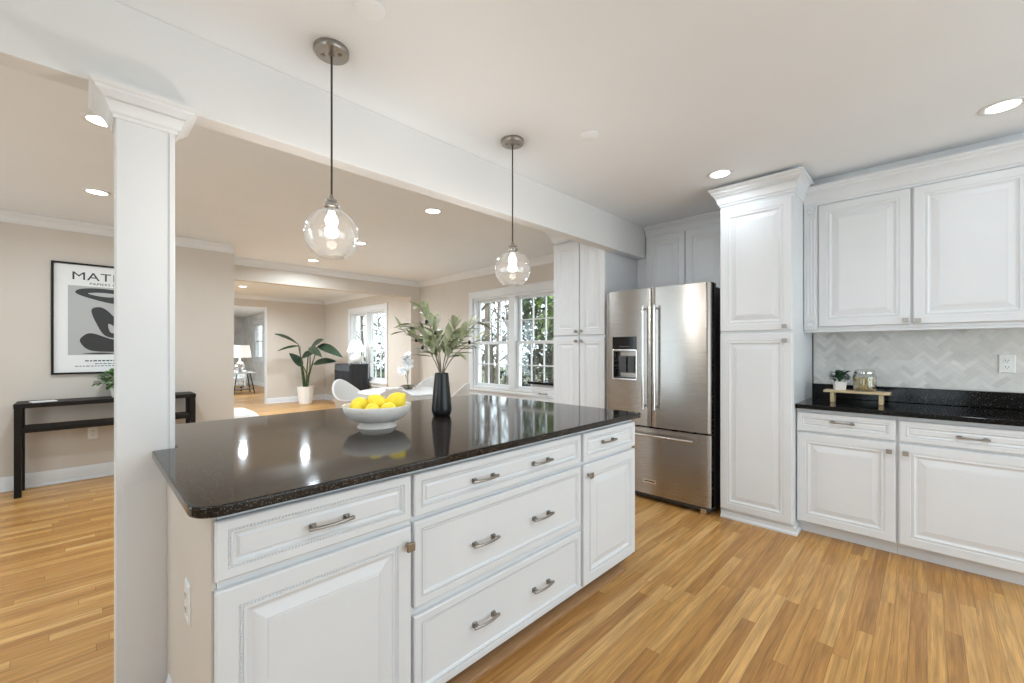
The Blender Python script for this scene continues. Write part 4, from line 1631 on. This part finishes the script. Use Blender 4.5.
def tree(x, y, h, label, mat, crown=None, trunk=.12, leaves=900, ls=.16, branches=7, bare=False, name='tree'):
    t = thing(name, label, 'tree' if name == 'tree' else 'shrub', (x, y, -.40), 0, 'trees and shrubs outside the windows')
    tk = MB()
    rnd = random.Random(int(x * 97 + y * 31))
    lean = Vector((rnd.uniform(-.3, .3), rnd.uniform(-.3, .3), 0))
    pts = [Vector((lean.x * q * q * h * .25, lean.y * q * q * h * .25, h * q)) for q in [i / 8 for i in range(9)]]
    tk.tube(pts, [trunk * (1 - .85 * i / 8) for i in range(9)], 9)
    ends = []
    for k in range(branches):
        q = rnd.uniform(.22, .92)
        i = min(7, int(q * 8))
        p = pts[i].lerp(pts[i + 1], q * 8 - i)
        a = rnd.uniform(0, 2 * PI)
        L = h * rnd.uniform(.18, .36) * (1.15 - q * .6)
        dv = Vector((math.cos(a), math.sin(a), rnd.uniform(.35, 1.0))).normalized()
        bp_ = [p, p + dv * L * .5 + Vector((0, 0, -.02 * L)), p + dv * L + Vector((0, 0, .10 * L))]
        r0 = trunk * (1 - .85 * q) * .55
        tk.tube(bp_, [r0, r0 * .6, r0 * .2], 6)
        for w in range(3):
            a2 = rnd.uniform(0, 2 * PI)
            dv2 = (dv + Vector((math.cos(a2), math.sin(a2), rnd.uniform(-.2, .6))) * .8).normalized()
            st_ = bp_[1].lerp(bp_[2], rnd.random())
            tk.tube([st_, st_ + dv2 * L * .4], [r0 * .35, r0 * .1], 5)
            ends.append(st_ + dv2 * L * .4)
        ends.append(bp_[2])
    tk.build('trunk', M['bark'], t, smooth=60)
    if leaves:
        fo = MB()
        for k in range(leaves):
            if crown:
                cz, cr, ch = crown
                d = Vector((rnd.gauss(0, 1), rnd.gauss(0, 1), rnd.gauss(0, 1))).normalized() * rnd.uniform(.45, 1) ** .6
                p = Vector((d.x * cr, d.y * cr, cz + d.z * ch)) + Vector((rnd.gauss(0, .12), rnd.gauss(0, .12), rnd.gauss(0, .12)))
            else:
                e = rnd.choice(ends)
                p = e + Vector((rnd.gauss(0, .16), rnd.gauss(0, .16), rnd.gauss(0, .14))) * h * .22
            p.z = max(p.z, .05)
            d = Vector((rnd.uniform(-1, 1), rnd.uniform(-1, 1), rnd.uniform(-.8, .6)))
            leaf(fo, p, d, ls * rnd.uniform(.7, 1.3), ls * .55, droop=.2, n=2)
        fo.build('foliage', M[mat], t, smooth=60)
    return t


tree(7.0, 8.2, 6.5, 'pale bare-trunked tree outside the left half of the dining window', 'treepale', trunk=.11, leaves=350, ls=.12, branches=12)
tree(8.2, 8.9, 7.0, 'slender bare tree outside the left edge of the dining window', 'treepale', trunk=.10, leaves=300, ls=.12, branches=12)
tree(7.6, 7.6, 6.0, 'thin bare tree beside the mullion outside the dining window', 'treepale', trunk=.08, leaves=250, ls=.12, branches=12)
tree(10.2, 8.3, 6.0, 'dark evergreen tree behind the right half of the dining window', 'treedark', crown=(3.2, 1.35, 2.6), trunk=.15, leaves=2600, ls=.24)
tree(8.6, 6.9, 5.0, 'leafy green tree filling the right half of the dining window', 'treeleaf', crown=(3.1, 1.0, 1.3), trunk=.10, leaves=1300, ls=.20)
tree(7.2, 5.5, 4.0, 'bright green bush at the right edge of the dining window', 'treelime', crown=(2.6, .55, .9), trunk=.06, leaves=500, ls=.16)
tree(9.0, 8.0, 2.0, 'low dark shrub in the lower right of the dining window', 'treedark', crown=(.9, 1.0, .75), trunk=.06, leaves=900, ls=.17, name='shrub')
tree(9.6, 10.6, 7.5, 'bare tree with forked branches farthest left outside the dining window', 'treepale', trunk=.14, leaves=500, ls=.14, branches=16)
tree(6.6, 7.0, 5.5, 'closest thin bare tree outside the dining window', 'treepale', trunk=.05, leaves=120, ls=.10, branches=14)
tree(11.5, 11.5, 4.0, 'broad grey-brown thicket far outside the left dining window', 'treepale', crown=(1.6, 1.8, 1.5), trunk=.08, leaves=1500, ls=.2, branches=14)
tree(9.0, 15.2, 6.5, 'pale speckled tree outside the far living room window', 'treepale', trunk=.12, leaves=1800, ls=.20, branches=14, crown=(3.4, 1.6, 1.9))
tree(8.2, 16.9, 6.0, 'bare tree at the left of the far living room window', 'treepale', trunk=.10, leaves=700, ls=.14, branches=14)
tree(7.6, 14.2, 2.2, 'low green shrub outside the far living room window', 'treeleaf', crown=(1.0, 1.0, .8), trunk=.05, leaves=800, ls=.16, name='shrub')
tree(10.0, 17.5, 2.0, 'dark low shrub farther off outside the living room window', 'treedark', crown=(1.0, 1.3, .8), trunk=.05, leaves=800, ls=.18, name='shrub')
